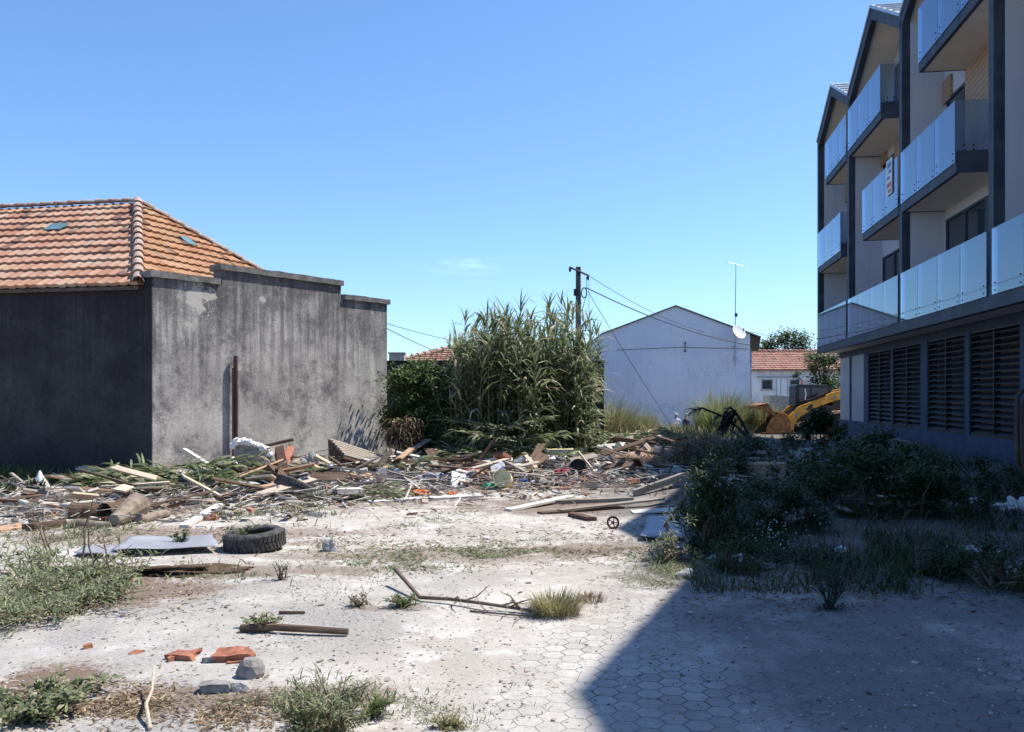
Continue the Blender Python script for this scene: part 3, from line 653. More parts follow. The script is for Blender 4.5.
# paper sale sign behind the balcony glass (writing too faint to read: coloured strokes only)
ta = t_at(891.8, -.1); tz = t_at(886, -.1); mb = MB(); bx(mb, -.095, -.088, ta, tz, 7.0, 7.95)
sg_ = mb.build('sale_poster', M['white_plastic']); tag(sg_, 'white poster with faint blue and red strokes on a second floor balcony pane', 'poster')
WL[sg_.name] = Vector((0, 0, 0)); mb = MB(); c_ = (ta + tz) / 2
for z0_, z1_, k0, k1 in ((7.72, 7.86, .15, .8), (7.56, 7.66, .15, .55), (7.42, 7.5, .4, .85)):
    bx(mb, -.101, -.096, ta + (tz - ta) * k0, ta + (tz - ta) * k1, z0_, z1_)
mb.build('blue_print', M['paint_blue'], sg_); mb = MB()
for z0_, z1_, k0, k1 in ((7.2, 7.32, .12, .88), (7.06, 7.14, .12, .7)):
    bx(mb, -.101, -.096, ta + (tz - ta) * k0, ta + (tz - ta) * k1, z0_, z1_)
mb.build('red_print', M['paint_red'], sg_)
# ------------------------------------------------------------------ pale blue gabled house
D = 50.0
def fx(x, d=D): return (x - 512) / F * d
def fz(y, d=D): return H + (HZ - y) / F * d
gh = thing('gabled_house', 'pale blue two storey house with a blank gable wall', 'house', (fx(675), D, -.95))
xl, xr, xm = fx(603), fx(750), fx(675.5); ze, zp = fz(334), fz(306.5)
mb = MB(); mb.prism([(xl, -1.2), (xr, -1.2), (xr, ze), (xm, zp), (xl, ze)], lambda x, z: (x, D, z), lambda x, z: (x, D + 13, z)); mb.build('wall', M['gable_render'], gh)
s1 = (zp - ze) / (xm - xl); s2 = (zp - ze) / (xr - xm)
mb = MB(); o1, o2 = .02, .62
mb.prism([(xm, zp + .08), (xl - o1, ze - s1 * o1 + .08), (xl - o1, ze - s1 * o1 + .01), (xm, zp + .01)], lambda x, z: (x, D - .12, z), lambda x, z: (x, D + 13.2, z))
mb.prism([(xm, zp + .08), (xr + o2, ze - s2 * o2 + .08), (xr + o2, ze - s2 * o2 + .01), (xm, zp + .01)], lambda x, z: (x, D - .12, z), lambda x, z: (x, D + 13.2, z)); mb.build('roof', M['conc_dark'], gh)
mb = MB(); mb.prism([(xr + .003, ze - .05), (xr + o2, ze - s2 * o2), (xr + o2 - .1, ze - .95), (xr + .003, ze - .75)], lambda x, z: (x, D + .02, z), lambda x, z: (x, D + 12.8, z)); mb.build('boxed_eave', M['wood_brown'], gh)
mb = MB(); mb.tube([(xr + .09, D + .15, ze - .8), (xr + .09, D + .15, -1)], .05, 6); mb.build('downpipe', M['sheet_grey'], gh)
zc = fz(349); mb = MB(); mb.tube([(xl + .8, D - .03, zc - .06), (xl + 4.5, D - .03, zc + .1), (xr - .1, D - .03, zc + .0)], .012, 5); mb.build('wall_cable', M['cable'], gh)
mb = MB(); mb.tube([(fx(685), D - .06, fz(341)), (fx(685), D - .06, fz(352))], .018, 5); mb.box(fx(684.2), fx(685.8), D - .08, D - .002, fz(344), fz(343)); mb.box(fx(684.2), fx(685.8), D - .08, D - .002, fz(352), fz(350.5)); mb.build('bracket', M['rust'], gh)
am = thing('antenna_mast', 'tall thin mast with a small television antenna fixed to the blue gable', 'antenna', (fx(734.5), D - .14, fz(366)))
mb = MB(); mb.tube([(fx(734.5), D - .14, fz(366)), (fx(734.5), D - .14, fz(330)), (fx(735.3), D - .14, fz(264))], [.035, .03, .018], 6); mb.box(fx(733.6), fx(735.6), D - .12, D + .0, fz(358), fz(357)); mb.box(fx(733.6), fx(735.6), D - .12, D + .0, fz(347), fz(346)); mb.build('mast', M['steel'], am)
mb = MB(); mb.tube([(fx(727), D - .2, fz(262.5)), (fx(743.5), D - .05, fz(266.5))], .016, 5)
for k in range(9):
    f = k / 8; q = Vector((fx(727) * (1 - f) + fx(743.5) * f, D - .2 + .15 * f, fz(262.5) * (1 - f) + fz(266.5) * f)); mb.tube([q + Vector((0, -.22, 0)), q + Vector((.0, .22, 0))], .008, 4)
mb.build('antenna', M['steel'], am)
mb = MB(); mb.box(fx(734.2), fx(736.6), D - .2, D - .1, fz(317), fz(313.5)); mb.build('amplifier', M['cab_dark'], am)
sd_ = thing('satellite_dish', 'round white satellite dish on the mast at the gable', 'satellite dish', (fx(735.5), D - .35, fz(333)))
Md = Matrix.Translation((fx(735.8), D - .62, fz(333))) @ Matrix.Rotation(R(28), 4, 'Z') @ Matrix.Rotation(R(62), 4, 'X')
mb = MB(); mb.lathe([(.0, 0), (.15, .004), (.28, .018), (.38, .036), (.44, .055), (.45, .055), (.38, .024), (.28, .004), (0, -.02)], Md, 26); mb.build('reflector', M['dish'], sd_, smooth_=True)
mb = MB(); mb.tube([Md @ Vector((0, -.40, .05)), Md @ Vector((0, -.1, .42))], .014, 5); mb.tube([Md @ Vector((0, -.1, .36)), Md @ Vector((0, -.04, .46))], .04, 8); mb.build('feed_arm', M['cab_dark'], sd_)
mb = MB(); mb.tube([Md @ Vector((0, 0, -.01)), (fx(734.6), D - .16, fz(333))], .035, 6); mb.build('mount', M['steel'], sd_)
# ------------------------------------------------------------------ white house with a red roof, right of it
D2 = 64.0
wh = thing('white_house', 'low whitewashed house with a red tiled roof and two dark windows', 'house', (fx(780, D2), D2, -.95))
x0, x1 = fx(745, D2), fx(862, D2); zw = fz(369.5, D2)
mb = MB(); mb.box(x0, x1, D2, D2 + 7, -1.2, zw); mb.build('wall', M['whitewash'], wh)
Oe = Vector((x0 - .2, D2 - .35, zw - .02)); A0 = Vector((x0 - .2, D2 + 3.4, fz(351.5, D2 + 3.4))); Lx = x1 - x0 + .4
sb_ = solid('roof', [Oe - Vector((0, 0, .03)), Oe + Vector((Lx, 0, -.03)), A0 + Vector((Lx, 0, -.05)), A0 - Vector((0, 0, .05))], M['tile_red'], wh, .08); WL[sb_.name] = WL[wh.name]
tiles('roof_tiles', Oe, Vector((1, 0, 0)), A0, A0 + Vector((Lx, 0, 0)), Oe + Vector((Lx, 0, 0)), .42, .28, M['tile_red'], sb_)
solid('roof_rear_slope', [A0 + Vector((0, 0, -.04)), A0 + Vector((Lx, 0, -.04)), Vector((x1 + .2, D2 + 7.3, zw)), Vector((x0 - .2, D2 + 7.3, zw))], M['tile_red'], sb_, .08)
rolls('ridge_tiles', A0 + Vector((0, 0, .04)), A0 + Vector((Lx, 0, .04)), .12, .4, M['tile_red'], sb_)
for (xa, xb, ya, yb) in ((762.2, 771.8, 380.2, 389), (790.4, 799, 380.2, 389)):
    mb = MB(); X0_, X1_, Z0_, Z1_ = fx(xa, D2), fx(xb, D2), fz(yb, D2), fz(ya, D2); f = .07
    mb.box(X0_ - f, X1_ + f, D2 - .04, D2 - .002, Z1_, Z1_ + f); mb.box(X0_ - f, X0_, D2 - .04, D2 - .002, Z0_, Z1_); mb.box(X1_, X1_ + f, D2 - .04, D2 - .002, Z0_, Z1_); mb.box(X0_ - .14, X1_ + .14, D2 - .12, D2 - .002, Z0_ - .12, Z0_)
    o = mb.build('window', M['grey_panel'], wh); WL[o.name] = WL[wh.name]
    mb = MB(); mb.box(X0_, X1_, D2 - .02, D2 - .001, Z0_, Z1_); mb.build('pane', M['window_hole'], o)
mb = MB(); mb.box(fx(757, D2), fx(797, D2), D2 - .09, D2 - .002, fz(377.6, D2), fz(376.6, D2)); mb.build('lintel_band', M['sheet_grey'], wh)
mb = MB()
for x in (776, 780.5, 787): mb.box(fx(x, D2), fx(x + .6, D2), D2 - .03, D2 - .001, -1, fz(378, D2))
mb.build('wall_battens', M['grey_panel'], wh)
mb = MB(); q0 = Vector((fx(769.5, 56), 56, -.96))
mb.prism([(fx(769.5, 56), -1.2), (fx(800, 56), -1.2), (fx(800, 56), fz(399, 56)), (fx(783, 56), fz(395.8, 56)), (fx(769.5, 56), fz(395.2, 56))], lambda x, z: (x, 56, z), lambda x, z: (x, 57.5, z))
single(mb, 'retaining_wall', M['stone'], 'low grey concrete wall in front of the whitewashed house', 'wall')
# ------------------------------------------------------------------ house behind the canes
D3 = 42.0
rh = thing('rear_house', 'dark walled house with red hip roof behind the canes', 'house', (fx(470, D3), D3, -.95))
xa, xb = fx(399, D3), fx(566, D3); ze3 = fz(361.5, D3)
mb = MB(); mb.box(xa + .3, xb, D3, D3 + 8, -1.2, ze3); mb.build('wall', M['wall_shade_dark'], rh)
Oe = Vector((xa, D3 - .3, ze3)); A0 = Vector((fx(482, D3 + 3.7), D3 + 3.7, fz(340, D3 + 3.7))); Bq = Vector((xb + .2, D3 - .3, ze3)); A1 = Vector((xb - 2, D3 + 3.7, A0.z))
sb_ = solid('roof', [Oe - Vector((0, 0, .04)), Bq - Vector((0, 0, .04)), A1 - Vector((0, 0, .06)), A0 - Vector((0, 0, .06))], M['tile_red'], rh, .12); WL[sb_.name] = WL[rh.name]
tiles('roof_tiles', Oe, Vector((1, 0, 0)), A0, A1, Bq, .40, .26, M['tile_red'], sb_)
solid('roof_side_slope', [Oe - Vector((0, 0, .04)), A0 - Vector((0, 0, .04)), Vector((xa, D3 + 8.2, ze3))], M['tile_red'], sb_, .1)
rolls('ridge_tiles', Oe + Vector((0, 0, .04)), A0 + Vector((0, 0, .04)), .12, .4, M['tile_ridge'], sb_)
mb = MB(); mb.box(fx(389, 40), fx(404, 40), 40, 40.6, -1.2, fz(353.5, 40)); mb.box(fx(388, 40), fx(405, 40), 39.95, 40.65, fz(353.5, 40), fz(352.3, 40))
single(mb, 'rendered_pier', M['conc'], 'short grey rendered pier left of the red hip roof', 'pier')
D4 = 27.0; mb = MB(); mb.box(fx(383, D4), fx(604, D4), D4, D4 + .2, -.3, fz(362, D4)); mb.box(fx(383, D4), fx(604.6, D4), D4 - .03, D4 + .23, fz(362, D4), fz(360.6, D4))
single(mb, 'boundary_wall', M['wall_shade_dark'], 'dark boundary wall behind the canes beside the stained wall', 'wall')
# ------------------------------------------------------------------ utility pole and wires
D5 = 36.0
up_ = thing('utility_pole', 'grey utility pole with a slanting crossbar rising above the canes', 'pole', (fx(578.5, D5), D5, 0))
mb = MB(); mb.tube([(fx(578.5, D5), D5, -.2), (fx(578.3, D5), D5, fz(267, D5))], [.15, .11], 10); mb.build('pole', M['pole_wood'], up_)
mb = MB(); a_, b_ = Vector((fx(569, D5), D5 - .16, fz(267.5, D5))), Vector((fx(588.5, D5), D5 - .10, fz(276, D5))); mb.tube([a_, b_], .045, 6); mb.build('crossbar', M['pole_wood'], up_)
mb = MB()
for f in (.04, .45, .96):
    q = a_.lerp(b_, f); mb.tube([q, q + Vector((0, 0, -.1)), q + Vector((0, 0, -.2))], [.03, .06, .03], 7)
mb.build('insulators', M['cab_dark'], up_)
mb = MB(); mb.box(fx(573.5, D5), fx(577, D5), D5 - .2, D5 - .02, fz(296, D5), fz(289.5, D5)); mb.build('junction_box', M['cab_dark'], up_)
mb = MB()
for k in range(2):
    c_ = Vector((fx(584, D5), D5 - .05, fz(293, D5))); pts = [c_ + Vector((math.cos(a / 10 * 6.283) * (.1 + .02 * k), -.03 * k, math.sin(a / 10 * 6.283) * (.2 + .03 * k))) for a in range(11)]; mb.tube(pts, .014, 5)
mb.tube([(fx(586, D5), D5 - .1, fz(277, D5)), (fx(586.5, D5), D5 - .1, fz(295, D5)), (fx(580, D5), D5 - .1, fz(315, D5))], .012, 5)
mb.tube([(fx(588.6, D5), D5 - .1, fz(277, D5)), (fx(589, D5), D5 - .1, fz(330, D5))], .01, 5); mb.build('wire_loops', M['cable'], up_)
def wire(name, P, Q, sag, rad, label):
    P, Q = Vector(P), Vector(Q); mb = MB(); pts = []
    for i in range(21):
        f = i / 20; q = P.lerp(Q, f); q.z -= sag * 4 * f * (1 - f); pts.append(q)
    mb.tube(pts, rad, 5); tag(mb.build(name, M['cable']), label, 'wire')
wire('overhead_wire', b_, (fx(760, 62), 62, fz(337, 62)), .9, .012, 'upper thin wire running from the pole crossbar over the blue gable ridge')
wire('overhead_wire', (fx(586, D5), D5 - .1, fz(288, D5)), (fx(752, 49.7), 49.7, fz(345.5, 49.7)), .35, .024, 'thick wire sagging from the pole across the blue gable to its right corner')
wire('overhead_wire', (fx(752, 50), 50.5, fz(331, 50)), (fx(862, 70), 70, fz(343, 70)), .3, .015, 'upper wire from the blue gable corner over the white house')
wire('overhead_wire', (fx(752, 50), 50.5, fz(337, 50)), (fx(862, 70), 70, fz(350, 70)), .3, .015, 'lower wire from the blue gable corner over the white house')
wire('stay_wire', (fx(588, D5), D5 - .1, fz(292, D5)), (fx(684, 47), 47, -.95), .15, .012, 'thin stay wire slanting down in front of the blue gable')
wire('overhead_wire', (fx(340, 22.6), 22.6, fz(308, 22.6)), (fx(478, 42), 42, fz(344, 42)), .15, .010, 'upper wire from the cement building towards the red hip roof')
wire('overhead_wire', (fx(360, 22.6), 22.6, fz(314, 22.6)), (fx(452, 42), 42, fz(357, 42)), .10, .012, 'lower wire from the cement building towards the red hip roof')
#==PART3==
M['hedge_leaf'] = leafmat('hedge leaf', (.06, .10, .035), (.14, .20, .075), (.24, .27, .13), .35, .5)
# ------------------------------------------------------------------ vegetation builders
def on(x, y, dz=0.0): return Vector((x, y, terrain(x, y) + dz))
def cane(st, lf, pl, base, h, yaw, lean, n=18, leafL=.55, W=.062, low=.12):
    pts = []; hd = Vector((math.cos(yaw), math.sin(yaw), 0))
    for i in range(6):
        f = i / 5; pts.append(base + Vector((0, 0, h * f * (1 - lean * f * .15))) + hd * (lean * h * .45 * f * f))
    st.tube(pts, [.014, .013, .012, .010, .007, .004], 4, False)
    ph = ru(0, 6.28)
    for k in range(n):
        f = low + (1 - low) * (k + rnd()) / n; i = min(4, int(f * 5)); p = pts[i].lerp(pts[i + 1], f * 5 - i)
        y_ = ph + k * math.pi + ru(-.7, .7); L = leafL * ru(.65, 1.25) * (1.15 - .4 * abs(f - .6))
        lf.blade(p, y_, ru(.5, 1.15), L, W * ru(.7, 1.3), ru(1.2, 2.6), 3, ru(-.5, .5))
    for k in range(5): lf.blade(pts[5], ru(0, 6.28), ru(.9, 1.45), leafL * ru(.5, .9), W * .7, ru(.3, 1.2), 3)
    if pl is not None:
        for k in range(26):
            f = rnd(); p = pts[5] + Vector((0, 0, f * .38)); pl.blade(p, ru(0, 6.28), ru(.7, 1.3), ru(.1, .22) * (1.2 - f), .02, ru(.3, 1.2), 2)
def inside_px(xa, xb, d0, d1): d = ru(d0, d1); return Vector(((ru(xa, xb) - 512) / F * d, d, 0))
def cane_thicket(label, spans, seed, group=None, lm='cane_leaf'):
    random.seed(seed); st, lf, pl = MB(), MB(), MB(); cx = Vector((0, 0, 0)); N = 0
    for (xa, xb, d0, d1, ytop, n, lf_n, L) in spans:
        for _ in range(n):
            q = inside_px(xa, xb, d0, d1); q.z = terrain(q.x, q.y) - .03; xp = 512 + q.x / q.y * F
            yt = ytop(xp) if callable(ytop) else ytop
            h = (H + (HZ - yt) / F * q.y) - q.z; h *= (ru(.55, .93) if rnd() < .78 else ru(.88, 1.08))
            cane(st, lf, pl if rnd() < .09 else None, q, max(.5, h), ru(0, 6.28), ru(.05, .5), lf_n, L); cx += q; N += 1
    cx /= N; cx.z = terrain(cx.x, cx.y); o = thing('cane_thicket', label, 'canes', cx, group)
    st.build('stems', M['cane_stem'], o); lf.build('leaves', M[lm], o)
    if pl.v: pl.build('plumes', M['plume'], o)
    return o
def lerp_tab(tab):
    def f(x):
        if x <= tab[0][0]: return tab[0][1]
        for (a, b), (c_, d_) in zip(tab, tab[1:]):
            if x <= c_: return b + (d_ - b) * (x - a) / (c_ - a)
        return tab[-1][1]
    return f
topc = lerp_tab([(455, 360), (462, 324), (470, 318), (482, 334), (495, 312), (505, 330), (515, 338), (522, 314), (532, 322), (545, 336), (556, 310), (563, 302), (570, 320), (580, 334), (590, 330), (598, 326), (603, 350)])
cane_thicket('tall grey green giant canes with drooping leaves in the middle of the clump', [(472, 540, 19.4, 23.2, topc, 190, 20, .78)], 3)
cane_thicket('tall canes forming the right end of the clump beside the blue gable', [(538, 588, 20.2, 23.5, topc, 130, 19, .72)], 5)
cane_thicket('shorter canes at the left of the clump below the red hip roof', [(440, 474, 19.4, 22, lerp_tab([(440, 376), (452, 358), (462, 330), (474, 325)]), 62, 18, .6)], 6)
def bush(name, label, cat, cen, rx, ry, h, nleaf, L, W, lm, stems=14, seed=1, clumps=22, group=None, wood='twig', base=.1):
    random.seed(seed); st, lf = MB(), MB(); cen = Vector(cen); cl = []
    for _ in range(clumps):
        a = ru(0, 6.283); r = math.sqrt(rnd()); z = ru(base, 1) ; s_ = math.sqrt(max(0, 1 - (z * .92) ** 2.2))
        cl.append((cen + Vector((math.cos(a) * r * rx * s_, math.sin(a) * r * ry * s_, h * z * ru(.8, 1.08))), ru(.16, .34)))
    for (c_, r_) in cl[:stems]:
        b = cen + Vector((ru(-.3, .3) * rx, ru(-.3, .3) * ry, -.02)); m_ = b.lerp(c_, .5) + Vector((ru(-.1, .1), ru(-.1, .1), h * .08)); st.tube([b, m_, c_], [.016, .011, .004], 4, False)
    S_ = (rx + ry + h) / 3
    for _ in range(nleaf):
        c_, r_ = random.choice(cl); d = Vector((random.gauss(0, 1), random.gauss(0, 1), random.gauss(0, .8))); d *= r_ * S_ * .55 * ru(.5, 1.1); p = c_ + d
        if p.z < cen.z: p.z = cen.z + ru(0, .05)
        lf.leafq(p, ru(0, 6.283), ru(-.7, 1.0), L * ru(.6, 1.3), W * ru(.6, 1.3))
    o = thing(name, label, cat, cen, group); st.build('stems', M[wood], o); lf.build('leaves', M[lm], o); return o
g_ = gp(425, 458, 20.5); g_.z = terrain(g_.x, g_.y)
bush('leafy_shrub', 'dense dark green leafy shrub between the stained wall and the canes', 'shrub', (fx(419, 20.2), 20.2, 0), .92, .6, 2.25, 16000, .11, .055, 'hedge_leaf', 16, 11, 60)
bush('leafy_shrub', 'bright green climbing shrub at the lower right of the canes', 'shrub', (fx(578, 21), 20.6, 0), .55, .4, 1.5, 2600, .09, .055, 'shrub_leaf', 10, 12, 22)
# drooping dead foliage at the foot of the shrub
def grass_tuft(mb, c_, r, h, n, W=.012, bend=1.2):
    for _ in range(n):
        a = ru(0, 6.283); q = c_ + Vector((math.cos(a), math.sin(a), 0)) * r * math.sqrt(rnd()) * .8
        mb.blade(q, a + ru(-.6, .6), ru(.8, 1.5), h * ru(.5, 1.15), W * ru(.7, 1.3), bend * ru(.4, 1.5), 3)
random.seed(21)
mb = MB(); c0 = Vector((fx(403, 19.2), 19.2, terrain(fx(403, 19.2), 19.2)))
for _ in range(420): mb.blade(c0 + Vector((ru(-.25, .25), ru(-.2, .2), ru(.35, .95))), ru(0, 6.28), ru(-.2, .8), ru(.3, .7), .03, ru(1.5, 2.8), 3)
single(mb, 'dead_fronds', M['dead'], 'brown drooping dead leaves at the foot of the dark green shrub', 'dead leaves')
for (lab, xa, xb, d_, hh, n, mat, sd) in [('cut cane leaves heaped in front of the tall canes', 482, 534, 19.3, .75, 1100, 'cane_leaf', 31), ('cut green cane leaves heaped against the foot of the stained wall', 138, 208, 14.6, .42, 1500, 'cane_leaf', 32),
        ('flattened cane leaves behind the dark tyre and boards', 320, 385, 16.4, .2, 420, 'cane_leaf', 33), ('cut leafy branches right of the canes by the rubble', 590, 650, 22.5, .55, 800, 'weed', 34),
        ('cut cane leaves under the loose boards right of the tyre', 232, 330, 13.8, .05, 420, 'cane_leaf', 35)]:
    random.seed(sd); st, lf = MB(), MB(); xa_, xb_ = fx(xa, d_), fx(xb, d_); cc = on((xa_ + xb_) / 2, d_)
    for k in range(n // 26):
        f = rnd(); q = Vector((xa_ + (xb_ - xa_) * f, d_ + ru(-.5, .5), 0)); q.z = terrain(q.x, q.y) + ru(0, hh) * math.sin(math.pi * max(.15, min(.85, f))); a = ru(-.5, .5) + (math.pi if rnd() < .5 else 0)
        e = q + Vector((math.cos(a), math.sin(a), ru(-.15, .2))) * ru(.7, 1.5); e.z = max(e.z, terrain(e.x, e.y) + .02); st.tube([q, e], [.014, .008], 4, False)
        for j in range(26): lf.blade(q.lerp(e, rnd()), a + ru(-1.1, 1.1), ru(-.2, .7), ru(.25, .55), .055, ru(.4, 1.6), 3, ru(-1.2, 1.2))
    o = thing('cut_branches', lab, 'cut branches', cc); st.build('stems', M['cane_stem'], o); lf.build('leaves', M[mat], o)
# tall grasses between the rubble and the blue gable, one thing per tussock
def tussock(name, label, cat, x, y, r, h, n, mat='grass', W=.016, group=None, spikes=0, bend=1.2, seed=1):
    random.seed(seed); c_ = on(x, y); lf = MB(); grass_tuft(lf, c_, r, h, n, W, bend)
    o = thing(name, label, cat, c_, group); lf.build('blades', M[mat], o)
    if spikes:
        sp = MB()
        for _ in range(spikes):
            q = c_ + Vector((ru(-r, r) * .7, ru(-r, r) * .5, 0)); t_ = q + Vector((ru(-.15, .15), 0, h * ru(.62, .88))); sp.tube([q, t_], [.008, .004], 4, False)
            for k in range(14): sp.blade(t_ - Vector((0, 0, k * .028)), ru(0, 6.28), 1.2, .12, .02, .4, 2)
        sp.build('plumes', M['plume'], o)
    return o
for i, (xp, d_, yt, r) in enumerate([(607, 30, 405, .7), (622, 31, 414, .5), (640, 34, 416, .6), (712, 36, 412, .6), (722, 37, 406, .7), (738, 39, 406, .6), (757, 39, 410, .9), (772, 40, 412, .8), (655, 36, 424, .5), (698, 38, 424, .5)]):
    x = fx(xp, d_); z = terrain(x, d_)
    tussock('tall_grass', 'tall green grass tussock growing below the blue gable', 'grass tussock', x, d_, r, (fz(yt, d_) - z) * (1.55 if yt < 418 else 1.1), 760, 'grass' if i % 2 else 'grass_dry', .022, 'grass tussocks below the gable', 0, 1.0, 50 + i)
tussock('plume_grass', 'tall grass with reddish feathery plumes in front of the blue gable', 'grass tussock', fx(722, 38), 38, 1.1, (fz(404, 38) + .1) * 1.6, 1000, 'grass', .02, None, 26, 1.1, 71)
random.seed(8)
mb = MB()
for _ in range(5200):
    d_ = ru(27, 46); xp = ru(575, 850)
    if xp > 752 and d_ < 38.5: continue
    q = Vector((fx(xp, d_), d_, 0)); q.z = terrain(q.x, q.y); mb.blade(q, ru(0, 6.28), ru(.9, 1.5), ru(.25, .75), .03, ru(.3, 1.4), 2)
tag(mb.build('meadow_grass', M['grass_dry']), 'dry and green grass covering the ground before the blue gable', 'grass', kind='stuff')
mb = MB()
for _ in range(2600):
    t = ru(.3, 5); q = C0 + dL * t + Vector((0, -ru(.05, 1.0) ** 1.2, 0)); q.z = terrain(q.x, q.y)
    dn = .35 + .65 * max(0, noise.noise(Vector((q.x * 1.4, 3, 0))) + .5); mb.blade(q, ru(0, 6.28), ru(.8, 1.5), ru(.2, .62) * dn, .018, ru(.4, 1.6), 2)
tag(mb.build('wall_grass', M['grass']), 'green grass along the foot of the dark wall', 'grass', kind='stuff')
for i, (xp, yp, sc_) in enumerate([(6, 497, 1), (34, 494, 1.1)]):
    random.seed(90 + i); g = gp(xp, yp); mb = MB()
    for _ in range(60): mb.blade(g + Vector((ru(-.08, .08), ru(-.08, .08), 0)), ru(0, 6.28), ru(.3, 1.3), ru(.2, .38) * sc_, .075, ru(.4, 1.6), 3)
    single(mb, 'broad_leaf_plant', M['bramble'], ['dark broad leaved plant at the left edge near the wall', 'dark broad leaved plant beside the white bag'][i], 'plant')
# cloth and bags
def blob(mb, c_, sx_, sy_, sz_, seed, rough=.35, n=3, flat=True):
    bm = bmesh.new(); bmesh.ops.create_icosphere(bm, subdivisions=n, radius=1)
    for v in bm.verts:
        k = 1 + rough * noise.noise(v.co * 1.7 + Vector((seed * 7.1, 0, 0))) + rough * .5 * noise.noise(v.co * 4.2 + Vector((0, seed * 3.3, 0)))
        v.co = Vector((v.co.x * sx_ * k, v.co.y * sy_ * k, v.co.z * sz_ * k))
        if flat and v.co.z < -sz_ * .35: v.co.z = -sz_ * .35
    z0 = min(v.co.z for v in bm.verts)
    mb.add([v.co + Vector(c_) - Vector((0, 0, z0)) for v in bm.verts], [tuple(v.index for v in f.verts) for f in bm.faces]); bm.free()
def item(name, mat, label, cat, px_, py_, w, d, h, seed, rough=.35, n=3, dz=0, z=None):
    g = gp(px_, py_); mb = MB(); blob(mb, g + Vector((0, 0, dz - .01)), w / 2, d / 2, h / 1.35, seed, rough, n); return single(mb, name, M[mat], label, cat, smooth_=mat not in ('stone', 'conc', 'clay'))
mb = MB(); g = gp(41, 491); vs = []
Mt = Matrix.Translation(g); mb.lathe([(.0, 0), (.12, .0), (.115, .08), (.09, .17), (.05, .27), (.02, .34), (.0, .36)], Mt @ Matrix.Rotation(.12, 4, 'X'), 14)
mb.v = [tuple(Vector(q) + Vector((.03 * noise.noise(Vector(q) * 9), .03 * noise.noise(Vector(q) * 11), 0))) for q in mb.v]
single(mb, 'plastic_bag', M['white_plastic'], 'knotted white plastic bag standing in the grass by the dark wall', 'bag')
item('football_lump', 'conc', 'round pale lump of mortar with rusty stains on the dusty ground', 'mortar lump', 330, 551, .17, .15, .15, 3, .45)
item('stone', 'stone', 'rounded grey stone beside the broken bricks', 'stone', 251, 676, .17, .13, .125, 5, .2, 2)
item('stone', 'conc', 'small pale stone right of the grey concrete brick', 'stone', 240, 690, .13, .08, .06, 8, .3, 2)
item('white_heap', 'white_plastic', 'crumpled white rubbish heap in the shade at the right edge', 'rubbish', 1020, 512, .34, .22, .13, 9, 1.5, 4)
item('white_heap', 'white_plastic', 'smaller crumpled white rag left of the white heap in shade', 'rubbish', 1002, 508, .14, .14, .08, 29, 1.4, 4)
item('white_rag', 'white_plastic', 'crumpled pale rag on the shaded ground near the flats', 'rag', 976, 503, .2, .2, .1, 10, .7)
item('white_sack', 'white_plastic', 'bulging white sack among the rubble', 'sack', 515, 472, .62, .4, .2, 12, .4)
item('blue_rag', 'paint_blue', 'crumpled blue plastic among the rubble', 'plastic rag', 534, 468, .5, .25, .16, 13, .5)
item('red_rag', 'paint_red', 'crumpled red plastic sheet left of the round cream lid', 'plastic sheet', 466, 478, .62, .35, .18, 14, .6)
item('red_box', 'paint_red', 'flat red plastic lump beside the round black lid', 'plastic lump', 564, 474, .5, .3, .13, 15, .35)
item('green_rag', 'paint_green', 'crumpled green plastic bag in the rubble', 'bag', 490, 489, .3, .2, .1, 16, .7)
item('orange_rag', 'paint_orange', 'crumpled orange plastic scrap at the left of the rubble', 'plastic scrap', 421, 495, .3, .2, .1, 17, .6)
item('tan_heap', 'wood_tan', 'heap of tan insulation near the end of the rubble', 'insulation', 648, 464, 1.3, .7, .3, 18, .6)
item('dark_sack', 'cab_dark', 'black bin bag lying in the rubble beside the blue plastic', 'bin bag', 550, 472, .35, .3, .2, 19, .5)
item('rag_white', 'white_plastic', 'white plastic bag by the round black lid', 'bag', 590, 475, .45, .3, .12, 20, .7)
item('grey_rag', 'sheet_grey', 'blue grey crumpled sheet right of the black lid', 'sheet', 615, 462, .6, .3, .18, 22, .6)
item('pale_scrap', 'white_plastic', 'small white scrap on the shaded weeds', 'scrap', 718, 560, .18, .1, .06, 23, .7)
item('pink_lump', 'clay', 'lump of terracotta lying under the loose plank', 'clay lump', 210, 520, .2, .14, .1, 24, .4)
for k, (mt, lab, xp, yp, w_, h_) in enumerate([('white_plastic', 'torn white sheeting crumpled at the left of the rubble by the roof wreck', 392, 476, .55, .2), ('sheet_grey', 'crumpled grey sheeting among the slabs left of the red plastic', 438, 484, .6, .18),
        ('paint_blue', 'small crumpled blue scrap near the cream lid', 524, 483, .16, .08), ('paint_red', 'small red scrap near the edge of the shadow', 655, 477, .18, .08), ('paint_green', 'small green scrap by the tan insulation', 622, 470, .16, .08),
        ('white_plastic', 'crumpled white sheet lying between the white box and the tan insulation', 604, 468, .5, .16), ('wood_tan', 'crumpled brown cardboard in front of the roof wreck', 365, 484, .5, .16), ('sheet_grey', 'torn dark sheeting heaped at the foot of the stained wall', 318, 474, .6, .24),
        ('conc', 'lump of broken concrete heaped left of the roof wreck', 312, 468, .34, .26), ('conc', 'lump of broken concrete next to the upright pipe', 226, 478, .3, .2), ('paint_orange', 'tiny orange scrap in the sunlit litter before the canes', 452, 495, .12, .06)]):
    item('crumpled_scrap' if mt != 'conc' else 'concrete_lump', mt, lab, 'scrap' if mt != 'conc' else 'concrete lump', xp, yp, w_, w_ * .6, h_, 140 + k, 1.1, 4)
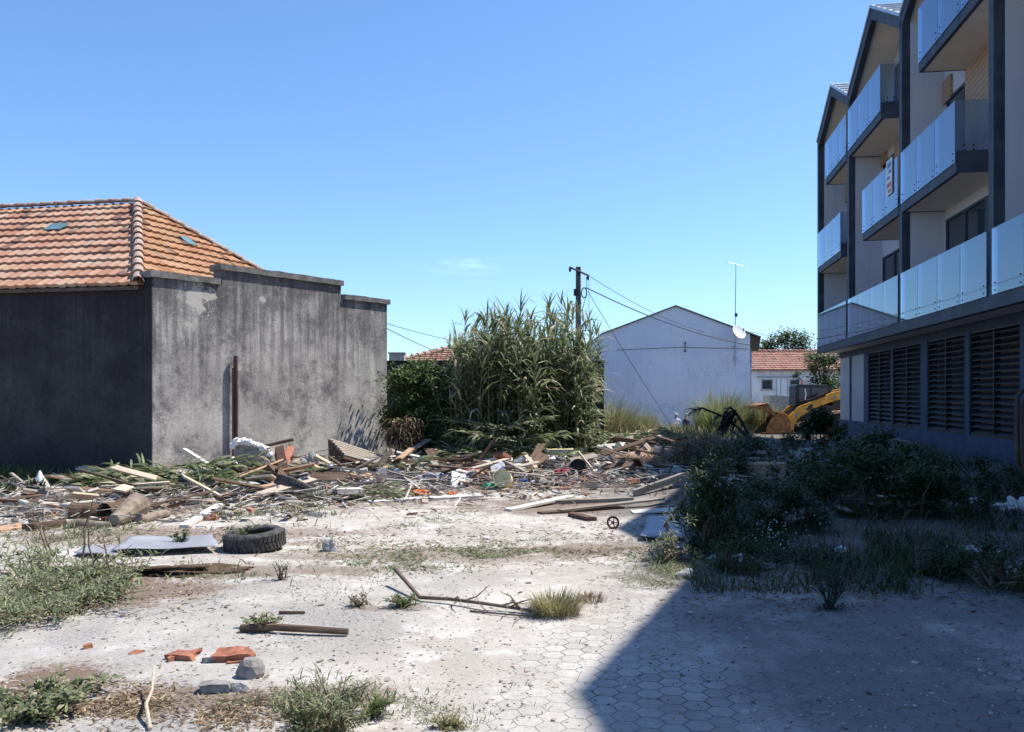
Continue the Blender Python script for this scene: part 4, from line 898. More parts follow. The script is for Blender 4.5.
# discs, box, wheel
def disc(name, mat, label, cat, px_, py_, r, th, tilt, yaw, seed=0):
    g = gp(px_, py_); Mx = Matrix.Translation(g + Vector((0, 0, r * abs(math.sin(tilt)) + .02))) @ Matrix.Rotation(yaw, 4, 'Z') @ Matrix.Rotation(tilt, 4, 'X'); mb = MB()
    mb.lathe([(0, th * .4), (r * .2, th * .45), (r * .25, th * .3), (r * .85, th * .3), (r * .9, th * .5), (r, th * .5), (r, -th * .5), (r * .92, -th * .5), (r * .88, -th * .2), (0, -th * .2)], Mx, 24); return single(mb, name, M[mat], label, cat)
disc('round_lid', 'cream', 'round cream plastic bucket lid standing in the rubble', 'lid', 503, 489, .16, .2, R(70), R(-12))
disc('round_lid', 'black', 'round black disc standing in front of the canes', 'disc', 578, 477, .17, .07, R(78), R(8))
g = gp(613, 529); Mx = Matrix.Translation(g + Vector((0, 0, .078))) @ Matrix.Rotation(R(12), 4, 'Z') @ Matrix.Rotation(R(80), 4, 'X')
wt = thing('small_wheel', 'small dark spoked wheel standing on the dusty ground', 'wheel', g); mb = MB()
mb.lathe([(.060, -.012), (.075, -.016), (.082, 0), (.075, .016), (.06, .012), (.055, 0), (.06, -.012)], Mx, 26); mb.build('tyre', M['rust'], wt)
mb = MB(); mb.lathe([(0, .012), (.018, .012), (.018, -.012), (0, -.012)], Mx, 12)
for k in range(5):
    a = k * 1.2566; mb.tube([Mx @ Vector((0, 0, 0)), Mx @ Vector((math.cos(a) * .12, math.sin(a) * .12, 0)) * .5 + Mx.translation * .5 if False else Mx @ Vector((math.cos(a) * .062, math.sin(a) * .062, 0))], .006, 4)
mb.build('spokes', M['rust'], wt)
g = gp(562, 463); bx_ = thing('white_box', 'white appliance box with a square opening sitting on the rubble', 'box', g); mb = MB()
mb.box(g.x - .38, g.x + .26, g.y - .02, g.y + .4, g.z + .02, g.z + .3); mb.build('body', M['white_plastic'], bx_, .01)
mb = MB(); mb.box(g.x + .05, g.x + .22, g.y - .035, g.y - .022, g.z + .1, g.z + .25); mb.build('front_panel', M['sheet_grey'], bx_)
mb = MB(); mb.box(g.x - .40, g.x + .28, g.y - .04, g.y + .42, g.z + .303, g.z + .325); mb.build('lid', M['cream'], bx_)
# tyres
def tyre(label, loc, rot, r=.31, wd=.2, group=None):
    o = thing('car_tyre', label, 'tyre', loc, group); Mx = Matrix.Translation(loc) @ rot; ri = r * .60; hw = wd / 2
    prof = [(ri, -hw * .75), (ri + .03, -hw), (r * .88, -hw * 1.02), (r * .97, -hw * .8), (r, -hw * .55), (r, hw * .55), (r * .97, hw * .8), (r * .88, hw * 1.02), (ri + .03, hw), (ri, hw * .75), (ri + .015, hw * .5), (r * .9, hw * .7), (r * .93, 0), (r * .9, -hw * .7), (ri + .015, -hw * .5), (ri, -hw * .75)]
    mb = MB(); mb.lathe(prof, Mx, 40); mb.build('carcass', M['tyre'], o, smooth_=True); mb = MB()
    for k in range(44):
        a = k / 44 * 6.2832
        for s_ in (-1, 1):
            a2 = a + .05 * s_; e = []
            for (da, z0, z1) in ((.045, .012, hw * .72),):
                for rr in (r - .002, r + .011):
                    for (t_, z_) in ((a2 - da, z0 * s_), (a2 + da, z0 * s_), (a2 + da + .06, z1 * s_), (a2 - da + .06, z1 * s_)): e.append(Mx @ Vector((rr * math.cos(t_), rr * math.sin(t_), z_)))
            mb.hexa(e)
    mb.build('tread', M['tyre'], o); return o
g = gp(247, 553); g.y += .26; g.z = terrain(g.x, g.y) + .10
tyre('dusty black tyre lying flat at the end of the grey sheet', g, Matrix.Rotation(R(3), 4, 'X') @ Matrix.Rotation(R(-4), 4, 'Y'), .31, .20)
g = gp(297, 497); g.z += .13; tyre('black tyre half buried under boards near the stained wall', g, Matrix.Rotation(R(24), 4, 'Y') @ Matrix.Rotation(R(-18), 4, 'X'), .36, .2)
# ------------------------------------------------------------------ boards, sheets, logs
def board(name, mat, label, cat, A_, B_, wd, th, roll=0, group=None, warp=0.0, lift=(0, 0)):
    """A_, B_ = pixel ends on the ground (x, y) with optional extra height"""
    a = gp(*A_) + Vector((0, 0, lift[0] + th / 2)); b = gp(*B_) + Vector((0, 0, lift[1] + th / 2)); return board3(name, mat, label, cat, a, b, wd, th, roll, group, warp)
def board3(name, mat, label, cat, a, b, wd, th, roll=0, group=None, warp=0.0):
    d = b - a; L = d.length; n = max(2, int(L / .25)); mb = MB(); vs = []; sd_r = random.random() * 50
    for i in range(n + 1):
        x = L * (i / n - .5); z = warp * math.sin(i / n * math.pi) + .004 * noise.noise(Vector((x * 3, sd_r, 0)))
        e0 = .012 * noise.noise(Vector((x * 4, sd_r, 5))); e1 = .012 * noise.noise(Vector((x * 4, sd_r, 9)))
        jag = ru(-.04, .04) if i in (0, n) else 0
        vs += [(x + jag, -wd / 2 + e0, z - th / 2), (x - jag, wd / 2 + e1, z - th / 2), (x - jag, wd / 2 + e1, z + th / 2), (x + jag, -wd / 2 + e0, z + th / 2)]
    fs = [(0, 1, 2, 3), (4 * n + 3, 4 * n + 2, 4 * n + 1, 4 * n)] + [(4 * i + k, 4 * i + 4 + k, 4 * i + 4 + (k + 1) % 4, 4 * i + (k + 1) % 4) for i in range(n) for k in range(4)]
    mb.add(vs, fs); o = mb.build(name, M[mat]); o.location = (a + b) / 2
    o.rotation_euler = (Matrix.Rotation(math.atan2(d.y, d.x), 4, 'Z') @ Matrix.Rotation(-math.asin(d.z / L), 4, 'Y') @ Matrix.Rotation(roll, 4, 'X')).to_euler()
    return tag(o, label, cat, group)
random.seed(77)
board('long_plank', 'wood_white', 'longest pale plank lying diagonally across the planks before the rubble', 'plank', (508, 511), (572, 501), .16, .03, lift=(0, .06))
board('timber_beam', 'wood_grey', 'weathered beam lying behind the longest pale plank', 'beam', (530, 505), (632, 501), .14, .06)
board('long_plank', 'wood_grey', 'grey plank with its end in shade right of the pale plank', 'plank', (560, 513), (664, 503), .12, .03, lift=(.02, .05))
board('long_plank', 'wood_brown', 'thin dark plank under the longest pale plank', 'plank', (540, 514), (620, 508), .16, .025)
board('timber_beam', 'wood_brown', 'broken dark beam left of the small wheel', 'beam', (570, 516), (592, 521), .12, .05)
board('long_plank', 'wood_grey', 'grey beam reaching into the shade above the shaded blue sheet', 'plank', (634, 494), (684, 486), .14, .10, lift=(0, .12))
board('flat_board', 'wood_white', 'broad white board lying flat by the edge of the shadow', 'board', (632, 513), (690, 509), .3, .02)
board('short_post', 'wood_white', 'short white stick standing almost upright in the rubble', 'stick', (640, 487), (644, 486), .05, .04)
board('flat_board', 'wood_white', 'long white flat board before the orange scrap', 'board', (430, 499), (482, 496), .32, .03)
board('flat_board', 'wood_white', 'white flat board between the cane leaves and the orange scrap', 'board', (370, 503), (425, 499), .22, .03)
board('flat_board', 'wood_brown', 'slanting brown board standing before the black bin bag', 'board', (514, 478), (546, 470), .22, .04, R(20), lift=(0, .3))
board('clay_block', 'clay', 'broken terracotta block on the cut cane leaves', 'clay block', (506, 458), (528, 456), .35, .22, lift=(.15, .15))
board('long_plank', 'wood_white', 'bleached plank on the ground left of the grey sheet and tyre', 'plank', (184, 528), (220, 511), .11, .04, lift=(0, .07))
board('long_pole', 'wood_white', 'long thin bleached pole pointing to the left edge', 'pole', (-6, 519), (74, 511), .05, .05, lift=(.03, .08))
board('flat_board', 'wood_tan', 'tan board cut by the left edge', 'board', (-10, 532), (30, 526), .34, .03)
board('timber_beam', 'wood_brown', 'charred brown beam end right of the tan board', 'beam', (28, 531), (66, 526), .13, .08)
board('plywood_sheet', 'wood_pale', 'pale plywood sheet leaning on the rubbish before the dark pipe', 'board', (240, 483), (294, 499), .62, .02, R(-28), lift=(.18, .06))
board('flat_board', 'wood_grey', 'grey weathered board crossing below the pale plywood', 'board', (236, 503), (268, 490), .13, .04, lift=(0, .1))
board('thin_lath', 'wood_white', 'thin white lath leaning against the pale plywood', 'lath', (233, 482), (252, 500), .05, .03, lift=(.45, .0))
board('thin_lath', 'wood_white', 'thin upright white lath left of the pale plywood', 'lath', (235, 500), (240, 487), .05, .03, lift=(0, .2))
board('flat_board', 'wood_tan', 'tan board sticking up behind the pale plywood', 'board', (262, 484), (278, 478), .5, .02, R(-35), lift=(.15, .3))
board('timber_block', 'rust', 'dark rusty box section poking out of the rubbish by the wall', 'box section', (285, 478), (279, 479), .16, .18, lift=(.05, .5))
board('curved_tile', 'clay', 'curved brown clay piece beside the rusty box section', 'clay piece', (276, 476), (291, 470), .14, .05, R(25), warp=.06, lift=(.12, .25))
item('clay_pot', 'clay', 'broken clay pot lying beyond the half buried tyre', 'pot', 306, 481, .3, .24, .22, 41, .3)
item('broken_pot', 'wood_brown', 'dark hollow clump right of the clay pieces', 'clump', 298, 483, .25, .2, .28, 42, .5)
# concrete chunk with bars
g = Vector((fx(252, 16.9), 16.9, 0)); g.z = terrain(g.x, g.y) + .12; cb = thing('concrete_block', 'broken concrete block with bent steel bars by the upright pipe', 'concrete block', g); mb = MB(); vs = []
prof = [(-.36, 0), (.36, 0), (.36, .2), (.28, .3), (.16, .34), (.02, .42), (-.14, .46), (-.3, .44), (-.37, .3)]
bmv = [(x_, z_ ) for x_, z_ in prof]; mb.prism(bmv, lambda a, z: (g.x + a, g.y, g.z + z), lambda a, z: (g.x + a * .9 + .05, g.y + .4, g.z + z * .95 + .04)); mb.build('block', M['stone'], cb, .02)
mb = MB(); random.seed(5)
for k in range(16):
    a = -.36 + .72 * k / 15; z_ = lerp_tab([(-.37, .36), (-.3, .44), (-.14, .46), (.02, .42), (.16, .34), (.28, .3), (.36, .2)])(a)
    blob(mb, (g.x + a, g.y + ru(-.05, .05), g.z + z_ - .05), ru(.05, .09), .07, ru(.05, .08), k, .5, 2, False)
mb.build('crumbled_edge', M['white_plastic'], cb); mb = MB()
for k in range(5): mb.tube([(g.x + .1 + k * .05, g.y, g.z + .3), (g.x + .16 + k * .05, g.y - .05, g.z + .36), (g.x + .30 + k * .03, g.y - .08, g.z + .28 - k * .03), (g.x + .36, g.y - .09, g.z + .05)], .009, 4)
mb.build('steel_bars', M['rust'], cb)
# roof panel wreck leaning by the wall end
g = gp(350, 470); g.y = 18.3; g.x = fx(358, 18.3); g.z = terrain(g.x, g.y); pw = thing('roof_wreck', 'collapsed timber roof panel slumped against the end of the stained wall', 'roof panel', g)
def quadslab(mb, p, th):
    p = [Vector(q) for q in p]; n = (p[1] - p[0]).cross(p[3] - p[0]).normalized() * th; mb.hexa(p + [q + n for q in p])
P3 = lambda x, y, d_: Vector((fx(x, d_), d_, H + (HZ - y) / F * d_))
mb = MB(); quadslab(mb, [P3(331, 474, 18.0), P3(345, 478, 17.6), P3(345, 452, 17.9), P3(329, 439, 18.3)], .03); mb.build('dark_end_panel', M['wood_brown'], pw)
mb = MB()
for k in range(7):
    f = k / 6; a = P3(330 + 14 * f, 440 + 15 * f, 18.3 - .7 * f); b = P3(386 + 2 * f, 458 + 9 * f, 18.9 - .7 * f); d = (b - a).normalized(); s_ = Vector((.14, -.62, -.1)).normalized() * .075; up__ = d.cross(s_).normalized() * .025
    mb.hexa([a - s_ - up__, b - s_ - up__, b + s_ - up__, a + s_ - up__, a - s_ + up__, b - s_ + up__, b + s_ + up__, a + s_ + up__])
mb.build('slats', M['wood_grey'], pw); mb = MB()
for k in range(3): mb.tube([P3(343, 458 + 5 * k, 17.5), P3(390, 470 + 3 * k, 17.9)], .035, 5)
mb.build('rafters', M['wood_brown'], pw)
# grey sheet on dark soil, beside the tyre
def sheet(name, mat, label, cat, corners, nx, ny, amp, th=.006, seed=0, dz=.02, group=None):
    c4 = [gp(*q) for q in corners]; mb = MB(); vs = []
    for lay in (0, th):
        for j in range(ny + 1):
            for i in range(nx + 1):
                a = c4[0].lerp(c4[1], i / nx); b = c4[3].lerp(c4[2], i / nx); p = a.lerp(b, j / ny); k = noise.noise(Vector((p.x * 2.6, p.y * 2.6, seed)))
                q = Vector((p.x + .06 * noise.noise(Vector((p.y * 3, seed, 1))), p.y + .06 * noise.noise(Vector((p.x * 3, seed, 2))), 0)); q.z = terrain(q.x, q.y) + dz + amp * (k + .5) + lay; vs.append(q)
    W_ = nx + 1; O = W_ * (ny + 1); fs = []
    for j in range(ny):
        for i in range(nx): a = j * W_ + i; fs += [(a, a + W_, a + W_ + 1, a + 1), (O + a, O + a + 1, O + a + W_ + 1, O + a + W_)]
    for i in range(nx): fs += [(i, i + 1, O + i + 1, O + i), (ny * W_ + i + 1, ny * W_ + i, O + ny * W_ + i, O + ny * W_ + i + 1)]
    for j in range(ny): fs += [((j + 1) * W_, j * W_, O + j * W_, O + (j + 1) * W_), (j * W_ + nx, (j + 1) * W_ + nx, O + (j + 1) * W_ + nx, O + j * W_ + nx)]
    mb.add(vs, fs); return single(mb, name, M[mat], label, cat, group, smooth_=True)
sheet('plastic_sheet', 'sheet_grey', 'long grey plastic sheet spread left of the flat tyre', 'sheet', [(112, 558), (218, 553), (212, 543), (132, 545)], 24, 8, .05, seed=3, dz=.05)
sheet('plastic_sheet', 'sheet_grey', 'narrow grey sheet spread over soil left of the long grey sheet', 'sheet', [(76, 556), (118, 560), (135, 546), (84, 550)], 12, 6, .03, seed=5, dz=.02)
sheet('plastic_sheet', 'sheet_grey', 'blue grey sheet lying flat inside the shadow right of the small wheel', 'sheet', [(640, 541), (686, 541), (688, 516), (648, 520)], 10, 8, .03, seed=6, dz=.03)
item('soil_mound', 'soil', 'dark brown earth mound under the grey sheet', 'earth mound', 150, 572, 1.1, .45, .06, 51, 1.2, 4)
# logs
def log(label, A_, B_, r0, r1, mat='trunk', hollow=False, lift=(0, 0)):
    a = gp(*A_) + Vector((0, 0, r0 + lift[0])); b = gp(*B_) + Vector((0, 0, r1 + lift[1])); mb = MB()
    pts = [a.lerp(b, i / 5) + Vector((0, ru(-.02, .02), ru(-.015, .015))) for i in range(6)]
    if hollow:
        d = (b - a).normalized(); mb.tube(pts, [r0 + (r1 - r0) * i / 5 for i in range(6)], 14, False); mb.tube(pts, [(r0 + (r1 - r0) * i / 5) * .82 for i in range(6)], 14, False)
    else: mb.tube(pts, [r0 + (r1 - r0) * i / 5 for i in range(6)], 12)
    return single(mb, 'log', M[mat], label, 'log')
log('dark hollow log in front of the heaped cane leaves', (70, 520), (104, 519), .12, .10, 'wood_brown', True)
log('hollow brown tube lying between the dark log and the stump', (104, 521), (126, 516), .11, .12, 'wood_brown', True)
log('cut conical stump tilted up before the cane leaves', (113, 527), (138, 519), .07, .17, 'trunk', False)
log('thin pale trunk lying behind the logs', (68, 528), (110, 527), .05, .04, 'trunk')
log('short pale trunk right of the conical stump', (138, 524), (168, 517), .06, .05, 'trunk')
log('dark trunk lying behind the hollow log', (80, 498), (150, 497), .08, .06, 'wood_brown')
log('grey trunk at the foot of the green grass', (98, 494), (122, 490), .07, .06, 'trunk')
# sticks in the foreground
def stick(label, pts, r0, r1, mat='twig', cat='stick', name='fallen_branch', side=0):
    P_ = [gp(x, y) + Vector((0, 0, r0 + z)) for x, y, z in pts]; n = len(P_); mb = MB(); mb.tube(P_, [r0 + (r1 - r0) * i / (n - 1) for i in range(n)], 7)
    random.seed(int(pts[0][0]))
    for k in range(side):
        f = ru(.2, .95) * (n - 1); i = int(f); q = P_[i].lerp(P_[min(n - 1, i + 1)], f - i); a = ru(0, 6.28); mb.tube([q, q + Vector((math.cos(a) * .1, math.sin(a) * .1, ru(.02, .1))), q + Vector((math.cos(a) * .2, math.sin(a) * .25, ru(.01, .12)))], [r1 * .8, r1 * .6, r1 * .2], 5)
    return single(mb, name, M[mat], label, cat)
stick('short thick dark stick lying below the yellow green sprig', [(241, 632, 0), (275, 633, .01), (310, 635, .01), (348, 636, 0)], .028, .022, 'wood_brown')
stick('small dark stick behind the thick stick', [(279, 614, 0), (305, 614, 0)], .012, .01, 'wood_brown')
stick('long thin branch lying across the dusty ground to the dry tuft', [(395, 585, .12), (420, 601, .01), (450, 604, .02), (485, 610, .03), (515, 612, .01), (548, 617, .01)], .018, .010, 'twig', side=6)
stick('second thin branch under the long branch', [(470, 612, 0), (510, 617, .01), (545, 619, 0)], .008, .006, 'twig', side=3)
stick('pale bent twig standing in the litter at the bottom', [(150, 731, 0), (146, 716, .05), (152, 704, .06), (154, 690, .12)], .010, .006, 'wood_pale')
# bricks
def brick(label, px_, py_, l, w_, h, yaw, mat='clay', cat='broken brick', seed=0, tilt=0):
    random.seed(seed); g = gp(px_, py_); mb = MB(); bm = bmesh.new(); bmesh.ops.create_cube(bm, size=1); bmesh.ops.subdivide_edges(bm, edges=bm.edges[:], cuts=4, use_grid_fill=True)
    for v in bm.verts:
        q = Vector((v.co.x * l, v.co.y * w_, v.co.z * h)); k = noise.noise(q * 14 + Vector((seed, 0, 0)))
        if abs(v.co.x) > .45: q.x += k * l * .25
        q += Vector((k, noise.noise(q * 11), k)) * .012; v.co = q
    Mx = Matrix.Translation(g + Vector((0, 0, h / 2 + abs(math.sin(tilt)) * w_ * .4 - .004))) @ Matrix.Rotation(yaw, 4, 'Z') @ Matrix.Rotation(tilt, 4, 'X')
    mb.add([Mx @ v.co for v in bm.verts], [tuple(v.index for v in f.verts) for f in bm.faces]); bm.free(); return single(mb, 'brick' if mat == 'clay' else 'concrete_brick', M[mat], label, cat)
brick('flat broken terracotta brick right of the shattered one', 233, 659, .20, .12, .05, .2, seed=2, tilt=.1)
brick('shattered terracotta brick left of the flat one', 183, 658, .16, .10, .035, -.2, seed=3)
brick('terracotta splinter on top of the shattered brick', 192, 655, .12, .03, .03, .5, seed=4, tilt=.3)
brick('small terracotta crumb below the shattered brick', 171, 661, .035, .03, .03, .8, seed=5)
brick('flat orange tile flake left of the bricks', 136, 653, .07, .045, .012, .1, seed=6)
brick('dark red brick crumb far left of the bricks', 88, 648, .05, .03, .03, .7, seed=7)
brick('thin terracotta flake below the flat brick', 234, 663, .08, .03, .015, .1, seed=8)
brick('grey concrete brick below the rounded stone', 215, 691, .125, .09, .05, .12, 'stone', 'concrete brick', 9)
brick('dark pebble between the bricks and the grey concrete brick', 207, 662, .05, .04, .03, .3, 'stone', 'pebble', 10)
# weeds and tufts in the sun
def weed(name, label, cat, px_, py_, r, h, n, L, W, mat, seed, stems=8, group=None, flat=1.0):
    random.seed(seed); g = gp(px_, py_); st, lf = MB(), MB()
    for k in range(stems):
        a = ru(0, 6.283); b = g + Vector((ru(-.3, .3) * r, ru(-.3, .3) * r, 0)); e = g + Vector((math.cos(a) * r * ru(.4, 1), math.sin(a) * r * ru(.4, 1) * flat, h * ru(.4, 1.05))); m_ = b.lerp(e, .55) + Vector((0, 0, h * .14)); st.tube([b, m_, e], [.006, .004, .002], 4, False)
        for j in range(n // stems):
            f = ru(.1, 1); p = (b.lerp(m_, f * 2) if f < .5 else m_.lerp(e, f * 2 - 1)) + Vector((ru(-1, 1), ru(-1, 1), ru(-.6, .8))) * r * .10
            p.z = max(p.z, terrain(p.x, p.y) + .004); lf.blade(p, ru(0, 6.283), ru(-.3, 1.1), L * ru(.6, 1.4), W * ru(.7, 1.3), ru(.2, 1.4), 2, ru(-.6, .6))
    o = thing(name, label, cat, g, group); st.build('stems', M['twig'], o); lf.build('leaves', M[mat], o); return o
weed('weed_heap', 'large heap of pale green cut weeds at the left edge', 'weed heap', 40, 612, .95, .16, 3400, .065, .015, 'weed', 1, 40)
weed('weed_heap', 'bushy green weeds at the right of the large cut heap', 'weed heap', 98, 598, .42, .17, 1300, .065, .018, 'weed', 2, 22)
weed('weed_heap', 'low cut weeds between the large heap and the grey sheet', 'weed heap', 55, 578, .9, .16, 1200, .10, .018, 'weed', 14, 24)
weed('ivy_patch', 'green broad leaved weeds in the bottom left corner', 'weeds', 14, 718, .36, .12, 1100, .035, .024, 'weed', 3, 20)
weed('ivy_patch', 'yellowish leafy weeds right of the bottom left corner', 'weeds', 62, 704, .34, .10, 500, .045, .028, 'weed', 4, 16)
weed('feathery_weed', 'feathery grey green weed tuft at the bottom of the photograph', 'weed tuft', 322, 742, .30, .27, 2600, .055, .008, 'weed', 5, 60)
weed('feathery_weed', 'thin leaved weeds just right of the feathery tuft', 'weed tuft', 372, 716, .14, .09, 420, .06, .007, 'grass', 6, 16)
weed('low_weed', 'low green tuft at the bottom right of the feathery weed', 'weed tuft', 448, 729, .10, .04, 220, .05, .007, 'grass_dry', 7, 12)
weed('low_weed', 'small yellow green sprig with round leaves above the thick stick', 'sprig', 268, 628, .20, .10, 130, .045, .03, 'weed', 8, 9)
weed('low_weed', 'sparse upright weed on the soil right of the flat tyre', 'weed', 281, 580, .09, .19, 130, .035, .01, 'weed', 9, 8)
weed('low_weed', 'green weed tuft left of the long thin branch', 'weed tuft', 404, 607, .16, .07, 360, .06, .010, 'grass', 10, 12)
weed('low_weed', 'reddish dry sprig left of the green tuft by the branch', 'dry sprig', 362, 606, .12, .08, 160, .05, .010, 'dead', 11, 8)
weed('low_weed', 'leafy sprig sticking up from the grey sheet', 'sprig', 178, 549, .14, .2, 60, .09, .03, 'shrub_leaf', 12, 5)
weed('low_weed', 'leafy sprig lying over the flat tyre', 'sprig', 236, 548, .20, .24, 90, .10, .03, 'weed', 13, 6)
o_ = thing('dry_tuft', 'round dry straw coloured grass tuft at the end of the long branch', 'grass tuft', gp(555, 613)); random.seed(61); mb = MB(); grass_tuft(mb, gp(555, 613), .22, .19, 900, .006, 1.3); mb.build('blades', M['grass_dry'], o_)
mb = MB(); grass_tuft(mb, gp(590, 600), .16, .07, 220, .006, 1.3); single(mb, 'dry_tuft', M['dead'], 'small brown grass tuft right of the straw coloured tuft', 'grass tuft')
for k, (xp, yp, h) in enumerate([(50, 560, .55), (54, 556, .5), (82, 560, .62), (92, 575, .5), (118, 590, .45)]):
    random.seed(200 + k); g = gp(xp, yp); mb = MB(); p = [g]; a = ru(-.3, .3)
    for i in range(4): p.append(p[-1] + Vector((ru(-.05, .05) + a * .1, ru(-.04, .04), h / 4)))
    mb.tube(p, [.012, .010, .008, .006, .003], 5)
    for i in (1, 2, 3): s_ = ru(-.18, .18); mb.tube([p[i], p[i] + Vector((s_, ru(-.1, .1), ru(.05, .16)))], [.005, .002], 4)
    single(mb, 'bare_twig', M['twig'], 'bare upright twig rising from the weed heap', 'twig', 'bare twigs in the weed heap')
# green strips creeping over the dusty ground
mb = MB(); random.seed(99)
def strew(mb, px0, py0, px1, py1, wpx, wpy, n, L, W, el0=.1, el1=1.2, h=.0, bend=.8):
    for _ in range(n):
        f = rnd(); x = px0 + (px1 - px0) * f + random.gauss(0, wpx); y = py0 + (py1 - py0) * f + random.gauss(0, wpy)
        if y < 440: continue
        g = gp(x, y); cl_ = noise.noise(Vector((g.x * 2.2, g.y * 2.2, 4)))
        if cl_ < -.08 and rnd() < .8: continue
        g.z += ru(0, h) + .003; mb.blade(g, ru(0, 6.28), ru(el0, el1), L * ru(.5, 1.4), W * ru(.6, 1.4), ru(0, bend), 2, ru(-1, 1))
for a in [(400, 528, 500, 506, 14, 4, 900, .06, .010, .0, .5), (370, 566, 470, 553, 40, 6, 3000, .05, .012, .0, .6), (470, 553, 560, 550, 30, 6, 1300, .05, .010, .0, .6), (360, 538, 330, 552, 30, 5, 600, .05, .010, .0, .6), (395, 700, 470, 725, 14, 8, 500, .035, .006, .2, 1.2), (200, 705, 290, 690, 25, 8, 500, .04, .008, .1, 1), (640, 565, 685, 578, 16, 8, 1500, .09, .008, .1, .9), (20, 545, 130, 530, 30, 8, 900, .12, .014), (150, 570, 260, 575, 30, 5, 500, .07, .010), (300, 515, 200, 508, 40, 5, 900, .12, .016), (420, 540, 640, 545, 50, 9, 1200, .04, .008, .0, .6), (300, 600, 420, 585, 40, 10, 350, .035, .008, .1, .8), (640, 600, 480, 730, 30, 20, 160, .03, .006, .2, 1.2)]: strew(mb, *a)
tag(mb.build('creeping_weeds', M['weed']), 'low weeds and cut leaves creeping over the dusty ground', 'weeds', kind='stuff')
mb = MB()
for a in [(30, 705, 270, 712, 40, 12, 4200, .045, .010, -.1, .4), (20, 650, 600, 600, 80, 45, 900, .03, .010, -.1, .3), (60, 585, 160, 600, 50, 12, 1300, .05, .012, -.1, .5), (0, 535, 650, 540, 40, 12, 2600, .07, .016, -.1, .4), (600, 520, 700, 570, 40, 15, 1200, .06, .014, -.1, .4), (20, 505, 690, 480, 40, 10, 3600, .12, .03, -.1, .6), (700, 590, 1000, 585, 60, 14, 2600, .05, .012, -.1, .6), (650, 650, 1000, 650, 60, 40, 260, .03, .010, -.1, .3)]: strew(mb, *a)
tag(mb.build('leaf_litter', M['litter']), 'dry leaves twigs and straw littering the ground', 'litter', kind='stuff')
# mixed small rubble
def shard(mb, c_, s, el_=1.0):
    a = ru(0, 6.28); d1 = Vector((math.cos(a), math.sin(a), ru(-.25, .25))) * s * el_; d2 = Vector((-math.sin(a), math.cos(a), ru(-.3, .3))) * s * ru(.3, .8); d3 = Vector((ru(-.2, .2), ru(-.2, .2), 1)) * s * ru(.12, .45)
    k = [ru(.7, 1.2) for _ in range(8)]; c_ = c_ + Vector((0, 0, abs(d3.z) * .4))
    P_ = [(-1, -1, -1), (1, -1, -1), (1, 1, -1), (-1, 1, -1), (-1, -1, 1), (1, -1, 1), (1, 1, 1), (-1, 1, 1)]
    mb.hexa([c_ + (d1 * p[0] + d2 * p[1] + d3 * p[2]) * .5 * k[i] for i, p in enumerate(P_)])
random.seed(123); mb = MB()
ytab = lerp_tab([(0, 505), (130, 497), (230, 490), (300, 482), (400, 472), (500, 466), (600, 462), (690, 456)])
for _ in range(5600):
    xp = ru(0, 700) if rnd() < .35 else ru(225, 690); y = ytab(xp) + random.gauss(4, 11)
    if y < 443: continue
    g = gp(xp, y); g.z += ru(0, .14) * (1 if rnd() < .4 else 0); shard(mb, g, ru(.02, .11) * (1 + .8 * (rnd() < .08)), 1 if rnd() < .4 else ru(1.5, 4))
for _ in range(5200):
    xp = ru(-10, 700); y = ytab(xp) + random.gauss(3, 12)
    if xp < 240 and rnd() < .65: continue
    if y < 443: continue
    g = gp(xp, y); g.z += ru(0, .2); shard(mb, g, ru(.018, .035), ru(7, 20))
for _ in range(500):
    g = gp(ru(700, 920), 452 + abs(random.gauss(0, 26))); g.z += ru(0, .25); shard(mb, g, ru(.04, .16), ru(1, 3))
tag(mb.build('rubble_fragments', M['fragments']), 'small broken fragments of plaster wood and tile', 'rubble', kind='stuff')
mb = MB()
for _ in range(9000):
    y = 440 + 290 * rnd() ** 1.3; xp = ru(-20, 1040); g = gp(xp, y)
    if noise.noise(Vector((g.x * 1.1, g.y * .8, 11))) < -.05 and rnd() < .75: continue
    shard(mb, g, ru(.006, .018) if rnd() < .965 else ru(.02, .045))
tag(mb.build('gravel', M['fragments']), 'loose gravel and crumbs on the dusty yard', 'gravel', kind='stuff')
# broken plaster and masonry slabs heaped in the rubble
random.seed(55); sp = []
for k, (mt, l_, w_, h_) in enumerate([('conc', .5, .34, .07), ('white_plastic', .42, .3, .05), ('stone', .34, .28, .14), ('clay', .3, .22, .08), ('conc', .3, .24, .16), ('wood_brown', .6, .4, .03)]):
    bm = bmesh.new(); bmesh.ops.create_cube(bm, size=1); bmesh.ops.subdivide_edges(bm, edges=bm.edges[:], cuts=3, use_grid_fill=True); mb = MB()
    for v in bm.verts:
        q = Vector((v.co.x * l_, v.co.y * w_, v.co.z * h_)); kk = noise.noise(Vector((q.x * 7, q.y * 7, k * 3))); rim = max(abs(v.co.x), abs(v.co.y)) > .45
        if rim: q.x *= 1 + .5 * kk; q.y *= 1 - .5 * kk
        q.z += .02 * noise.noise(q * 9 + Vector((k, 0, 0))); v.co = q
    mb.add([v.co for v in bm.verts], [tuple(v.index for v in f.verts) for f in bm.faces]); bm.free(); sp.append(mb.build('masonry_chunk', M[mt]))
first = set()
